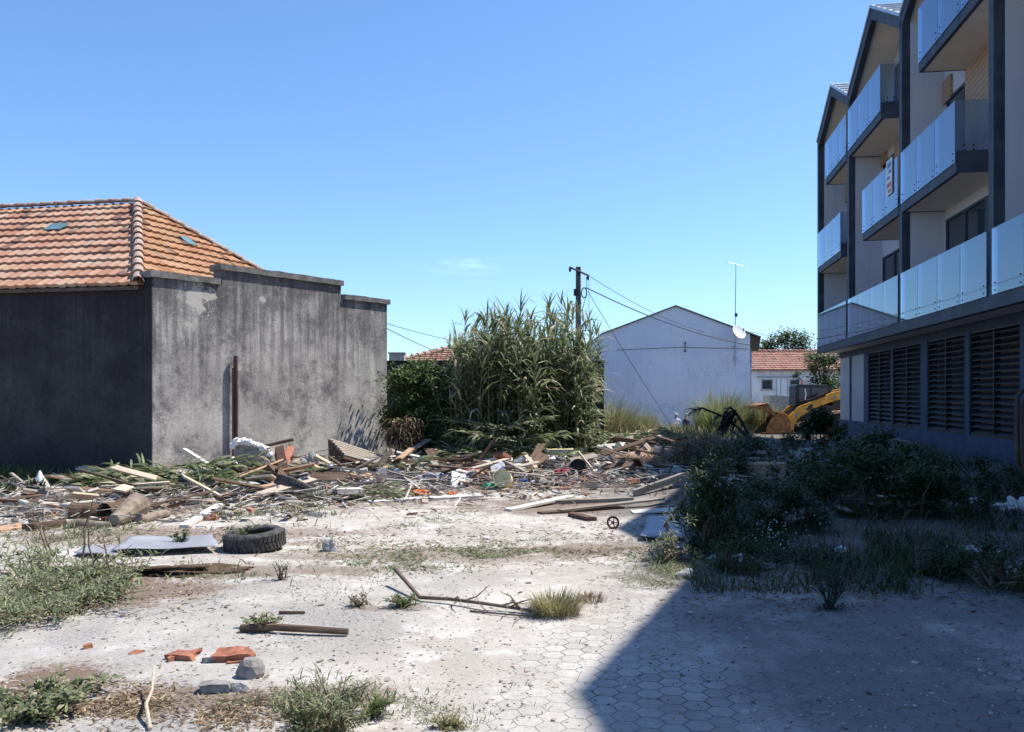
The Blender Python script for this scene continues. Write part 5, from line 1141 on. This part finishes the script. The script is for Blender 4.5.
for (xa, xb, dy, n, lab, grp) in [(238, 392, 2, 26, 'broken slab in the rubble heap at the foot of the stained wall', 'slabs at the foot of the stained wall'), (392, 560, 2, 34, 'broken slab in the rubble in front of the canes', 'slabs in front of the canes'), (560, 690, 2, 22, 'broken slab in the rubble between the canes and the shadow', 'slabs between canes and shadow'), (700, 880, 12, 26, 'broken slab in the shaded rubbish before the flats', 'slabs in the shade')]:
    for _ in range(n):
        k = random.choice([0, 0, 1, 1, 2, 3, 4, 5] if xa < 700 else [2, 3, 5, 2, 5]); o = sp[k] if k not in first else link(sp[k].copy()); first.add(k); xp = ru(xa, xb); g = gp(xp, max(446, ytab(xp) + dy + random.gauss(0, 8)))
        o.location = g + Vector((0, 0, ru(.02, .25))); o.rotation_euler = (random.gauss(0, .45), random.gauss(0, .45), ru(0, 6.28)); s_ = ru(.5, 1.15); o.scale = (s_, s_, s_); tag(o, lab, 'slab', grp)
# individual loose planks in the rubble, by zone
random.seed(321)
zones = [((235, 390), 4, 46, 'weathered board lying in the rubble at the foot of the stained wall', 'boards at the foot of the stained wall'),
         ((390, 560), 2, 84, 'weathered board lying in the rubble in front of the canes', 'boards in front of the canes'),
         ((560, 695), 1, 56, 'weathered board lying in the rubble between the canes and the shadow', 'boards between canes and shadow'),
         ((0, 230), 2, 30, 'weathered board lying near the logs left of the upright pipe', 'boards near the logs')]
protos = {}
for mt in ('wood_grey', 'wood_brown', 'wood_pale', 'wood_white', 'wood_tan'):
    for k in range(3):
        L_ = (.6, 1.0, 1.5)[k]; o = board3('plank', mt, 'x', 'board', Vector((-L_ / 2, 0, 0)), Vector((L_ / 2, 0, 0)), (.2, .14, .11)[k], .028); protos[(mt, k)] = o
used = set()
for ((xa, xb), dy, n, lab, grp) in zones:
    for _ in range(n):
        mt = random.choice(['wood_grey', 'wood_grey', 'wood_brown', 'wood_brown', 'wood_brown', 'wood_pale', 'wood_white', 'wood_tan']); k = random.choice([0, 0, 1, 1, 2]); pr = protos[(mt, k)]
        xp = ru(xa, xb); g = gp(xp, max(446, ytab(xp) + dy + random.gauss(0, 8)))
        o = pr if (mt, k) not in used else link(pr.copy()); used.add((mt, k)); o.location = g + Vector((0, 0, ru(.02, .26) if rnd() < .75 else ru(.2, .4)))
        o.rotation_euler = (random.gauss(0, .3), random.gauss(0, .28), ru(0, 3.14) if rnd() < .4 else random.gauss(0, .5)); s_ = ru(.6, 1.2); o.scale = (s_, s_, 1); tag(o, lab, 'board', grp)
for key, o in protos.items():
    if key not in used: bpy.data.objects.remove(o)
#==PART4==
# ------------------------------------------------------------------ shaded brush in front of the flats
def bsh(lab, xp, yp, rx, h, n, mat='bramble', seed=1, ry=None, L=.07, W=.03, clumps=26, cat='bush', dd=0, stems=14, wood='twig'):
    g = gp(xp, yp); g.y += dd; g.x = fx(xp, g.y); g.z = terrain(g.x, g.y)
    return bush('bramble_bush', lab, cat, g, rx, ry or rx * .8, h, n, L, W, mat, stems, seed, clumps, wood=wood, base=.05)
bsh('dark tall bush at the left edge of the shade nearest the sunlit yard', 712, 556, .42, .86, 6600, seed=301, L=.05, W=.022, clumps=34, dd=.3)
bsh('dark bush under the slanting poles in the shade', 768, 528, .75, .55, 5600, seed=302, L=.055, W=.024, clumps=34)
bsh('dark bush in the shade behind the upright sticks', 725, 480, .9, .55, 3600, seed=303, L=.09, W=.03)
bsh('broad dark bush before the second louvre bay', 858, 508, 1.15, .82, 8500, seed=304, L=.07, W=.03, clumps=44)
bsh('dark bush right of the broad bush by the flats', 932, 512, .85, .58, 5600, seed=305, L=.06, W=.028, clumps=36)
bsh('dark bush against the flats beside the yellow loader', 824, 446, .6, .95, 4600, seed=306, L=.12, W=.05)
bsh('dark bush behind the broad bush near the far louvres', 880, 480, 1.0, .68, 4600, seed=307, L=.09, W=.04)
bsh('loose bush of thin weeds at the right edge of the photograph', 1002, 588, .5, .42, 4200, seed=308, L=.04, W=.014, clumps=40, stems=30)
bsh('low thin weeds left of the right edge bush', 938, 574, .5, .32, 3000, seed=309, L=.04, W=.012, clumps=34, stems=26)
bsh('low weeds in the shade below the daisies', 800, 562, .5, .2, 2000, seed=310, L=.035, W=.012, clumps=28, stems=20)
bsh('low dark weeds at the foot of the tall bush by the shadow edge', 735, 572, .45, .24, 2600, seed=311, L=.04, W=.014, clumps=30, stems=20)
bsh('tangled brush heap in the shade in front of the blackened fronds', 712, 462, 1.4, .52, 4600, 'dead', 312, .8, .12, .02, 30, 'brush heap', 0, 30)
bsh('tangled brush heap in the shade before the loader bucket', 775, 462, 1.4, .50, 4400, 'bramble', 313, .8, .12, .025, 30, 'brush heap', 0, 30)
bsh('pale green sprawling weed where the shadow edge crosses the yard', 668, 562, .30, .5, 900, 'weed', 314, L=.05, W=.012, clumps=24, stems=20)
bsh('low dark bush at the foot of the plinth right of the broad bush', 962, 489, .9, .42, 3600, seed=321, L=.06, W=.026)
bsh('low dark bush at the foot of the plinth below the middle louvres', 908, 471, .9, .4, 3000, seed=322, L=.08, W=.03)
bsh('dark sprawling bush between the carton and the broad bush', 806, 492, .9, .42, 3600, seed=323, L=.07, W=.03)
bsh('low dark bush behind the white heap at the right edge', 1010, 500, .6, .35, 2600, seed=324, L=.05, W=.022)
# ground weeds in shade
random.seed(400); mb = MB()
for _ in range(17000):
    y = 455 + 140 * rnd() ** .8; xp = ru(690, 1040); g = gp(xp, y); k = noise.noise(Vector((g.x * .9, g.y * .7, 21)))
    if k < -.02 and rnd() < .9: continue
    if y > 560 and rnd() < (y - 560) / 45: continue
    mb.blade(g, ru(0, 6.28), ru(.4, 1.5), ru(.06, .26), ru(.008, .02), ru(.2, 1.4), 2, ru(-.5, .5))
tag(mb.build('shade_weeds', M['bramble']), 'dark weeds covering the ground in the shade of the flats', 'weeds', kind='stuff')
# thin stalks, individually
for k in range(16):
    random.seed(500 + k); xp = [842, 856, 868, 880, 893, 905, 918, 935, 950, 962, 978, 846, 872, 900, 925, 990][k]; g = gp(xp, ru(552, 590)); h = ru(.28, .5); mb = MB(); p = [g]
    for i in range(4): p.append(p[-1] + Vector((ru(-.04, .04), ru(-.03, .03), h / 4)))
    mb.tube(p, [.006, .005, .004, .003, .002], 5)
    for j in range(9): i = random.choice([1, 2, 3]); q = p[i].lerp(p[i + 1], rnd()); e = q + Vector((ru(-.09, .09), ru(-.05, .05), ru(.03, .1))); mb.tube([q, e], [.003, .0015], 4); mb.blade(e, ru(0, 6.28), ru(0, 1), .035, .012, .5, 2)
    single(mb, 'bare_stalk', M['twig'], 'thin leafless weed stalk standing in the shaded weeds on the right', 'stalk', 'weed stalks in the shade')
random.seed(61); g = gp(829, 609); mb = MB()
for k in range(11):
    a = ru(0, 6.28); p = [g + Vector((ru(-.02, .02), ru(-.02, .02), 0))]; r_ = ru(.05, .2)
    for i in range(4): p.append(p[-1] + Vector((math.cos(a) * r_ / 4 + ru(-.02, .02), math.sin(a) * r_ / 4, ru(.05, .11))))
    mb.tube(p, [.009, .007, .005, .004, .002], 5)
    for j in range(10): i = random.choice([1, 2, 3]); q = p[i].lerp(p[i + 1], rnd()); mb.tube([q, q + Vector((ru(-.08, .08), ru(-.06, .06), ru(.0, .08)))], [.003, .0015], 4)
for k in range(120): a = ru(0, 6.28); mb.blade(g + Vector((math.cos(a) * ru(0, .14), math.sin(a) * ru(0, .1), ru(0, .03))), ru(0, 6.28), ru(0, .9), .06, .01, .8, 2)
single(mb, 'dead_shrub', M['burnt'], 'small dead black shrub standing alone on the shaded paving', 'dead shrub')
da = thing('daisy_patch', 'patch of small white daisies among the dark weeds in shade', 'flowers', gp(768, 545)); st, fl = MB(), MB(); random.seed(62)
for k in range(75):
    g = gp(768 + random.gauss(0, 19), 548 + random.gauss(0, 7)); h = ru(.10, .26); e = g + Vector((ru(-.03, .03), ru(-.03, .03), h)); st.tube([g, e], [.002, .0015], 4, False)
    fl.lathe([(0, .003), (.008, .001), (0, -.002)], Matrix.Translation(e) @ Matrix.Rotation(ru(.2, 1.0), 4, 'X') @ Matrix.Rotation(ru(0, 6), 4, 'Z'), 6)
st.build('stems', M['bramble'], da); fl.build('flowers', M['flower'], da)
# shaded debris
random.seed(71)
def P4(x, y, d_): return Vector((fx(x, d_), d_, H + (HZ - y) / F * d_))
bo = thing('wooden_crate', 'tan cardboard carton standing in the shaded brush', 'carton', gp(764, 489)); d_ = 14.4; a, b = P4(745, 465, d_), P4(786, 464, d_ - .3); lo_ = Vector((0, 0, -.42)); bk = Vector((.1, .35, 0))
mb = MB(); mb.hexa([a + lo_, b + lo_, b + bk + lo_, a + bk + lo_, a, b, b + bk, a + bk]); mb.build('box', M['wood_tan'], bo)
mb = MB(); up2 = Vector((0, 0, .03)); e_ = Vector((-.02, -.02, 0)); mb.hexa([a + e_, b + e_, b + bk, a + bk, a + e_ + up2, b + e_ + up2, b + bk + up2, a + bk + up2]); mb.build('lid_edge', M['wood_pale'], bo)
def ply(lab, A_, B_, r, mat, name='leaning_pole', cat='pole', da=None):
    a = P4(*A_); b = P4(*B_); 
    mb = MB(); mb.tube([a, a.lerp(b, .5) + Vector((0, 0, ru(-.01, .02))), b], r, 6); return single(mb, name, M[mat], lab, cat)
ply('upright stick standing just in front of the shaded carton', (775, 492, 14.0), (775, 460, 14.0), .022, 'wood_grey')
ply('second upright stick at the right end of the shaded carton', (785, 492, 14.2), (782, 457, 14.2), .05, 'wood_brown')
ply('long slanting pale pole crossing the shaded brush', (750, 513, 11.5), (811, 455, 15.5), .018, 'wood_pale')
ply('shorter slanting pale pole beside the long one', (753, 517, 11.4), (787, 484, 13.2), .014, 'wood_pale')
ply('dark slanting pole by the left bush at the shadow edge', (661, 532, 10.2), (686, 497, 10.6), .018, 'wood_brown')
ply('pale twisted root sticking up in the shaded weeds', (818, 532, 10.3), (814, 512, 10.3), .022, 'wood_grey')
ply('short pale stick lying up from the carton corner', (734, 458, 15), (736, 468, 15), .02, 'wood_pale')
ply('leaning dark plank end by the corner of the flats', (834, 460, 23), (842, 433, 23.4), .05, 'wood_grey')
for lab, A_, B_, w_, mt in [('grey plank lying on the shaded bush before the louvres', (884, 462, 17.5), (908, 455, 18.5), .16, 'wood_grey'), ('terracotta board standing in the shaded rubbish by the flats', (832, 460, 20.5), (851, 456, 20.5), .42, 'clay'), ('dull brown board left of the terracotta board in shade', (822, 462, 20), (834, 459, 20.2), .4, 'wood_brown'),
        ('blue board lying in the shade below the slanting poles', (790, 516, 11.2), (806, 515, 11.4), .14, 'paint_blue'), ('pale board on the shaded rubbish beside the bin bags', (800, 470, 16), (822, 474, 16.2), .12, 'wood_white')]:
    board3('shaded_board', mt, lab, 'board', P4(*A_), P4(*B_), w_, .03, R(70) if 'standing' in lab or 'left of the terr' in lab else .1)
item('plastic_heap', 'white_plastic', 'crumpled pale plastic in the shaded rubbish before the loader', 'plastic', 800, 458, .5, .3, .16, 81, 1.5, 4, dz=.1)
item('plastic_heap', 'sheet_grey', 'crumpled grey plastic above the slanting poles', 'plastic', 812, 470, .45, .3, .3, 82, 1.5, 4, dz=.1)
item('pale_rag', 'white_plastic', 'small crumpled rag in the weeds under the daisies', 'rag', 740, 560, .2, .12, .06, 83, .9)
item('pale_rag', 'white_plastic', 'tiny pale rag in the weeds before the flats', 'rag', 842, 551, .14, .1, .06, 84, .9)
item('broken_slab', 'conc', 'broken concrete slab in the weeds on the shaded ground', 'slab', 965, 552, .7, .35, .07, 85, .4)
item('broken_slab', 'conc', 'pale stone at the tip of sunlight beside the shadow edge', 'stone', 688, 577, .22, .14, .08, 86, .5)
# blackened fronds
bf = thing('blackened_fronds', 'blackened arching palm fronds sticking out of the shaded brush', 'palm fronds', (fx(750, 26), 26, terrain(fx(750, 26), 26))); st, lf = MB(), MB(); random.seed(72)
def arc(px_, r0, leaf=0, ll=.35):
    P_ = [P4(x, y, 26 + .1 * math.sin(i)) for i, (x, y) in enumerate(px_)]; n = len(P_); st.tube(P_, [r0 * (1 - .7 * i / n) for i in range(n)], 5)
    for k in range(leaf): f = ru(.25, 1) * (n - 1); i = min(n - 2, int(f)); lf.blade(P_[i].lerp(P_[i + 1], f - i), math.pi + ru(-.7, .7), ru(-.8, .3), ll * ru(.5, 1.2), .06, ru(.4, 1.4), 3, ru(-.8, .8))
arc([(752, 441), (745, 428), (738, 416), (730, 407), (725, 412), (721, 424), (722, 434)], .06, 16)
arc([(753, 440), (742, 431), (733, 424), (722, 416), (712, 412), (702, 408), (694, 410), (688, 416)], .05, 34, .45)
arc([(748, 440), (738, 428), (728, 418), (731, 411)], .04, 8)
arc([(745, 441), (735, 433), (727, 428)], .03, 6)
for k in range(26): q = P4(ru(725, 737), ru(409, 420), 26 + ru(-.1, .1)); lf.blade(q, math.pi + ru(-.3, .5), ru(-1.4, -.8), ru(.4, .75), .11, ru(-.2, .3), 3, ru(-1, 1))
st.build('stalks', M['burnt'], bf); lf.build('leaflets', M['burnt'], bf)
# ------------------------------------------------------------------ compact track loader
DL = 37.0
ld = thing('track_loader', 'dusty yellow tracked loader with an orange grapple bucket beside the flats', 'loader', (fx(815, DL), DL, terrain(fx(815, DL), DL)))
def slab(mb, pts, d0, d1):
    mb.prism([(fx(x + 1, DL), H + (HZ - y) / F * DL) for x, y in pts], lambda x, z: (x, d0, z), lambda x, z: (x, d1, z))
for dd_ in (0, 1.35):
    mb = MB(); slab(mb, [(800, 428), (804, 421), (812, 417), (852, 413), (858, 417), (858, 430), (852, 434), (806, 434)], DL + dd_, DL + dd_ + .4); t_ = mb.build('track', M['black'], ld, .04); WL[t_.name] = WL[ld.name]
    mb = MB()
    for k in range(5):
        c_ = Vector((fx(808 + k * 11, DL), DL + dd_ - .02, H + (HZ - 429) / F * DL)); mb.tube([c_, c_ + Vector((0, .44, 0))], .13, 12)
    mb.build('road_wheel', M['rust'], t_)
    mb = MB(); slab(mb, [(796, 424), (830, 411.5), (858, 409), (858, 411.5), (831, 414), (797, 427)], DL + dd_ - .03, DL + dd_ + .45); mb.build('fender', M['wood_tan'], ld)
mb = MB(); slab(mb, [(806, 424), (808, 408), (834, 398), (858, 396), (860, 418), (850, 424)], DL + .42, DL + 1.33); mb.build('chassis', M['cab_dark'], ld)
mb = MB()
slab(mb, [(797.5, 406), (798, 386), (800, 384), (829, 384.5), (834, 389), (836, 402), (836, 406)], DL + .42, DL + 1.33); cb_ = mb.build('cab', M['cab_dark'], ld, .03); WL[cb_.name] = WL[ld.name]
mb = MB(); slab(mb, [(801, 402), (801.5, 387.5), (812, 387.5), (812, 401)], DL + .40, DL + .417); slab(mb, [(814, 400), (814, 387.5), (828, 388), (831, 392), (831, 397)], DL + .40, DL + .417); mb.build('side_window', M['glass_dark'], cb_)
mb = MB(); mb.tube([P4(805, 400, DL + .38), P4(806, 394, DL + .38), P4(805, 389, DL + .38)], .035, 5); mb.build('door_handle', M['white_plastic'], cb_)
for dd_ in (.02, 1.40):
    mb = MB(); slab(mb, [(866, 386), (832, 392), (812, 401), (797, 407), (788, 416), (784, 424), (786, 434), (792, 434), (793, 426), (798, 418), (811, 409), (834, 400.5), (866, 395)], DL + dd_ - .06, DL + dd_ + .07); am_ = mb.build('lift_arm', M['loader'], ld, .015); WL[am_.name] = WL[ld.name]
    mb = MB(); slab(mb, [(805, 409), (808, 405), (812, 404), (811, 408), (807, 411)], DL + dd_ - .075, DL + dd_ - .062); mb.build('cutout', M['cab_dark'], am_)
mb = MB(); mb.tube([P4(780, 416, DL + .5), P4(790, 411, DL + .5), P4(800, 405, DL + .5)], .05, 7); mb.tube([P4(800, 405, DL + .5), P4(809, 400, DL + .5)], .07, 8); mb.build('hydraulic_ram', M['cab_dark'], ld)
for k in range(3):
    mb = MB(); mb.tube([P4(793, 409 + k, DL - .1), P4(800, 401 + 1.5 * k, DL - .12), P4(812, 399 + k, DL - .1), P4(826, 393 + 1.2 * k, DL - .1)], .022, 5); mb.build('hose', M['black'], ld)
mb = MB()
for xx, yy in ((797, 415), (790, 424), (835, 397)): mb.tube([P4(xx, yy, DL - .1), P4(xx, yy, DL + .1)], .07, 10)
mb.build('pivot_pins', M['steel'], ld)
mb = MB(); mb.tube([P4(802, 384, DL + .45), P4(802, 381, DL + .45)], .05, 8); mb.build('beacon', M['paint_orange'], ld)
bk_ = MB(); BD0, BD1 = DL - .15, DL + 1.75
prof = [(763.5, 437), (764, 433), (780, 433.5), (784, 430), (785, 424), (782, 419), (776, 417), (776, 414.5), (784, 415), (788, 421), (789, 430), (786, 437)]
slab(bk_, prof, BD0 + .05, BD1 - .05); 
for e0 in (BD0, BD1 - .05): slab(bk_, [(764, 437), (764.5, 428), (769, 419), (777, 414), (785, 415.5), (788.5, 421), (789, 431), (786, 437)], e0, e0 + .05)
bucket = bk_.build('bucket', M['loader_rust'], ld); WL[bucket.name] = WL[ld.name]
mb = MB(); slab(mb, [(785, 437), (789.5, 430), (788.8, 421), (784, 414.6), (777, 413.2), (777, 412.2), (785, 413.5), (790, 420), (790.8, 431), (787, 438)], BD0 + .1, BD1 - .1); mb.build('bucket_rim', M['loader'], bucket)
for k in range(3):
    dk = BD0 + .1 + k * .75; mb = MB(); slab(mb, [(752, 409.5), (754, 406.5), (763, 404), (768, 405.5), (772, 411), (779, 418), (777.5, 420), (770, 413.5), (765, 407.5), (759, 407), (752.5, 411)], dk, dk + .05); mb.build('grapple_tine', M['loader_rust'], bucket)
mb = MB(); slab(mb, [(755, 406.5), (756, 405.2), (766, 403.3), (768, 405)], BD0 + .1, BD0 + 1.65); mb.build('grapple_plate', M['loader_rust'], bucket)
# ------------------------------------------------------------------ people
def person(label, base, yaw, joints, mats, hatm, arms):
    o = thing('person', label, 'person', base); me = bpy.data.meshes.new('body'); vs, es, rs = [], [], []; ix = {}
    def J(n, p, r, par=None):
        ix[n] = len(vs); vs.append(p); rs.append(r)
        if par: es.append((ix[par], ix[n]))
    J('pel', (0, 0, .93), .14); J('bel', (0, .0, 1.08), .135, 'pel'); J('che', (0, 0, 1.28), .155, 'bel'); J('ntop', (0, 0, 1.42), .075, 'che'); J('neck', (0, -.01, 1.48), .055, 'ntop'); J('head', (0, -.02, 1.57), .088, 'neck'); J('crown', (0, -.015, 1.65), .075, 'head')
    for s in (-1, 1):
        S_ = str(s); J('hip' + S_, (.10 * s, 0, .86), .095, 'pel'); J('kn' + S_, (.12 * s, -.02, .48), .062, 'hip' + S_); J('an' + S_, (.12 * s, .02, .09), .042, 'kn' + S_); J('toe' + S_, (.14 * s, -.16, .035), .035, 'an' + S_)
        J('sh' + S_, (.185 * s, 0, 1.37), .062, 'che'); e, h = arms[s]; J('el' + S_, e, .042, 'sh' + S_); J('wr' + S_, h, .030, 'el' + S_); v = (Vector(h) - Vector(e)).normalized() * .13; J('ha' + S_, tuple(Vector(h) + v), .028, 'wr' + S_)
    me.from_pydata(vs, es, []); ob = link(bpy.data.objects.new('body', me)); md = ob.modifiers.new('skin', 'SKIN')
    for i, r in enumerate(rs): me.skin_vertices[0].data[i].radius = (r, r * (.8 if i in (0, 1, 2) else 1))
    me.skin_vertices[0].data[0].use_root = True; ob.modifiers.new('s', 'SUBSURF').levels = 2; ob.modifiers['s'].render_levels = 2
    dg = bpy.context.evaluated_depsgraph_get(); ev = bpy.data.meshes.new_from_object(ob.evaluated_get(dg)); bpy.data.objects.remove(ob)
    for m_ in mats: ev.materials.append(M[m_])
    for p in ev.polygons:
        c_ = p.center; p.use_smooth = True; side = abs(c_.x) > .2
        p.material_index = 3 if c_.z < .1 else (2 if c_.z < .95 and not side else (1 if c_.z < 1.44 and not (side and c_.z < 1.12) else 0))
    ob = link(bpy.data.objects.new('body', ev)); ob.parent = o; o.rotation_euler.z = yaw
    mb = MB(); mb.lathe([(0, .105), (.05, .098), (.085, .06), (.095, .0), (.09, -.03), (.08, -.03), (.08, .0), (0, .07)], Matrix.Translation((0, .0, 1.63)), 14)
    if hatm == 'cloth_white': mb.box(-.07, .07, -.17, -.07, 1.62, 1.635)
    h_ = mb.build('hair' if hatm == 'hair' else 'cap', M[hatm]); h_.parent = o
    mb = MB(); mb.tube([(0, -.10, 1.585), (0, -.125, 1.565), (0, -.105, 1.55)], [.008, .014, .01], 6); n_ = mb.build('nose', M['skin']); n_.parent = o
    mb = MB()
    for s in (-1, 1): mb.tube([(.03 * s, -.098, 1.585), (.03 * s, -.106, 1.585)], .009, 6)
    e_ = mb.build('eyes', M['cab_dark']); e_.parent = o
    mb = MB()
    for s in (-1, 1):   # fingers and thumbs
        e, h = arms[s]; v = (Vector(h) - Vector(e)).normalized(); b = Vector(h) + v * .10; sd = v.cross(Vector((0, 1, 0))).normalized()
        for k in range(4): a = b + sd * (k - 1.5) * .018; mb.tube([a, a + v * .05, a + v * .075 + Vector((0, .015, 0))], [.009, .008, .006], 5)
        a = Vector(h) + v * .04; mb.tube([a, a + sd * .04 + v * .02, a + sd * .05 + v * .05], [.011, .009, .007], 5)
    f_ = mb.build('fingers', M['skin']); f_.parent = o; return o
bp = Vector((fx(676, 45), 45, -.95)); person('person in a white and dark shirt with folded arms and a pale cap', bp, R(10), 0, ['skin', 'cloth_white', 'cloth_dark', 'cab_dark'], 'cloth_white', {-1: ((-.25, -.06, 1.13), (-.02, -.24, 1.16)), 1: ((.25, -.06, 1.13), (.04, -.25, 1.2))})
bp = Vector((fx(686, 45), 45, -.97)); person('person in a navy shirt with grey hair standing on the right', bp, R(-60), 0, ['skin', 'cloth_navy', 'cloth_dark', 'cab_dark'], 'hair', {-1: ((-.26, .02, 1.1), (-.25, -.14, .90)), 1: ((.26, .02, 1.1), (.24, -.12, .88))})
# ------------------------------------------------------------------ trees
def tree(label, base, h, r, n, L, mat, seed, clumps=40, lowz=.3):
    random.seed(seed); base = Vector(base); t = thing('tree', label, 'tree', base); mb = MB(); mb.tube([base, base + Vector((.1, 0, h * .3)), base + Vector((0, .1, h * .6))], [r * .07, r * .05, r * .03], 8); cl = []
    for _ in range(clumps):
        a = ru(0, 6.28); z = ru(lowz, 1); rr = r * math.sqrt(max(.02, 1 - ((z - .62) / .45) ** 2)) * math.sqrt(rnd()); c_ = base + Vector((math.cos(a) * rr, math.sin(a) * rr, h * z)); cl.append((c_, ru(.12, .24) * r)); mb.tube([base + Vector((0, 0, h * min(.55, z * .6))), c_], [r * .02, r * .006], 4, False)
    mb.build('trunk', M['trunk'], t); lf = MB()
    for _ in range(n): c_, rr = random.choice(cl); d = Vector((random.gauss(0, 1), random.gauss(0, 1), random.gauss(0, .8))) * rr * .8; lf.leafq(c_ + d, ru(0, 6.28), ru(-.7, .8), L * ru(.6, 1.3), L * .5)
    lf.build('crown', M[mat], t)
tree('round green tree rising behind the red roofed white house', (fx(788, 105), 105, -.95), fz(337, 105) + .95, 3.8, 15000, .42, 'shrub_leaf', 601, 70)
tree('low green tree left of the round tree behind the white house', (fx(765, 112), 112, -.95), fz(344, 112) + .95, 2.4, 6000, .42, 'shrub_leaf', 602, 34)
tree('dark small tree between the white house and the flats', (fx(822, 46), 46, -.95), fz(354, 46) + .95, 1.45, 9000, .17, 'shrub_leaf', 603, 55, .25)
# ------------------------------------------------------------------ parked truck, only its mirror reaches into view
tk = thing('parked_truck', 'parked truck at the right edge of which only the black wing mirror shows', 'truck', (3.5, 1.5, 0))
mb = MB(); mb.prism([(1.9, .45), (3.9, .45), (3.95, 1.2), (3.75, 2.25), (1.9, 2.35)], lambda y, z: (2.55, y, z), lambda y, z: (4.45, y, z)); cbn = mb.build('cab', M['flashing'], tk, .05); WL[cbn.name] = WL[tk.name]
mb = MB(); mb.prism([(2.5, 1.35), (3.55, 1.35), (3.45, 2.05), (2.5, 2.05)], lambda y, z: (2.53, y, z), lambda y, z: (2.548, y, z)); mb.build('door_window', M['glass_dark'], cbn)
mb = MB(); mb.box(2.45, 4.5, -2.6, 1.8, .75, 2.5); mb.build('cargo_box', M['white_plastic'], tk, .03)
mb = MB(); mb.box(2.7, 4.3, -2.6, 3.7, .45, .6); mb.build('chassis', M['cab_dark'], tk)
for (yy) in (3.0, -1.6):
    for xx in (2.68, 4.32):
        mb = MB(); mb.lathe([(.2, -.11), (.36, -.11), (.38, -.08), (.38, .08), (.36, .11), (.2, .11)], Matrix.Translation((xx, yy, .38)) @ Matrix.Rotation(R(90), 4, 'Y'), 28); w_ = mb.build('wheel', M['tyre'], tk); WL[w_.name] = WL[tk.name]
        mb = MB(); mb.lathe([(0, -.06), (.2, -.09), (.2, .09), (0, .06)], Matrix.Translation((xx, yy, .38)) @ Matrix.Rotation(R(90), 4, 'Y'), 20); mb.build('rim', M['steel'], w_)
def rrect(cx, cz, hw, hh, r, n=5):
    out = []
    for (sx_, sz_, a0) in ((1, 1, 0), (-1, 1, 90), (-1, -1, 180), (1, -1, 270)):
        for k in range(n + 1): a = R(a0 + 90 * k / n); out.append((cx + sx_ * (hw - r) + math.cos(a) * r, cz + sz_ * (hh - r) + math.sin(a) * r))
    return out
my = 3.6; cx_, cz_ = 2.245, 1.445; rr_ = rrect(cx_, cz_, .105, .165, .05)
mb = MB(); mb.prism(rr_, lambda x, z: (x, my, z), lambda x, z: (cx_ + (x - cx_) * .85, my + .07, cz_ + (z - cz_) * .9)); hs = mb.build('mirror_housing', M['black'], tk); WL[hs.name] = WL[tk.name]
mb = MB(); mb.tube([Vector((x, my - .004, z)) for x, z in rr_] + [Vector((rr_[0][0], my - .004, rr_[0][1]))], .011, 6); mb.build('mirror_rim', M['black'], hs)
mir = NT('mirror glass'); mir.set((.7, .72, .75), .02, 1.0); mb = MB(); mb.prism(rrect(cx_, cz_, .092, .152, .04), lambda x, z: (x, my - .008, z), lambda x, z: (x, my - .003, z)); mb.build('mirror_glass', mir.mat, hs)
mb = MB(); mb.tube([(2.56, my + .05, 1.655), (2.3, my + .03, 1.665), (2.18, my + .03, 1.655), (2.128, my + .02, 1.60), (2.126, my + .02, 1.45), (2.13, my + .02, 1.32), (2.18, my + .03, 1.272), (2.3, my + .03, 1.262), (2.56, my + .05, 1.27)], .010, 7); mb.build('mirror_bracket', M['black'], hs)
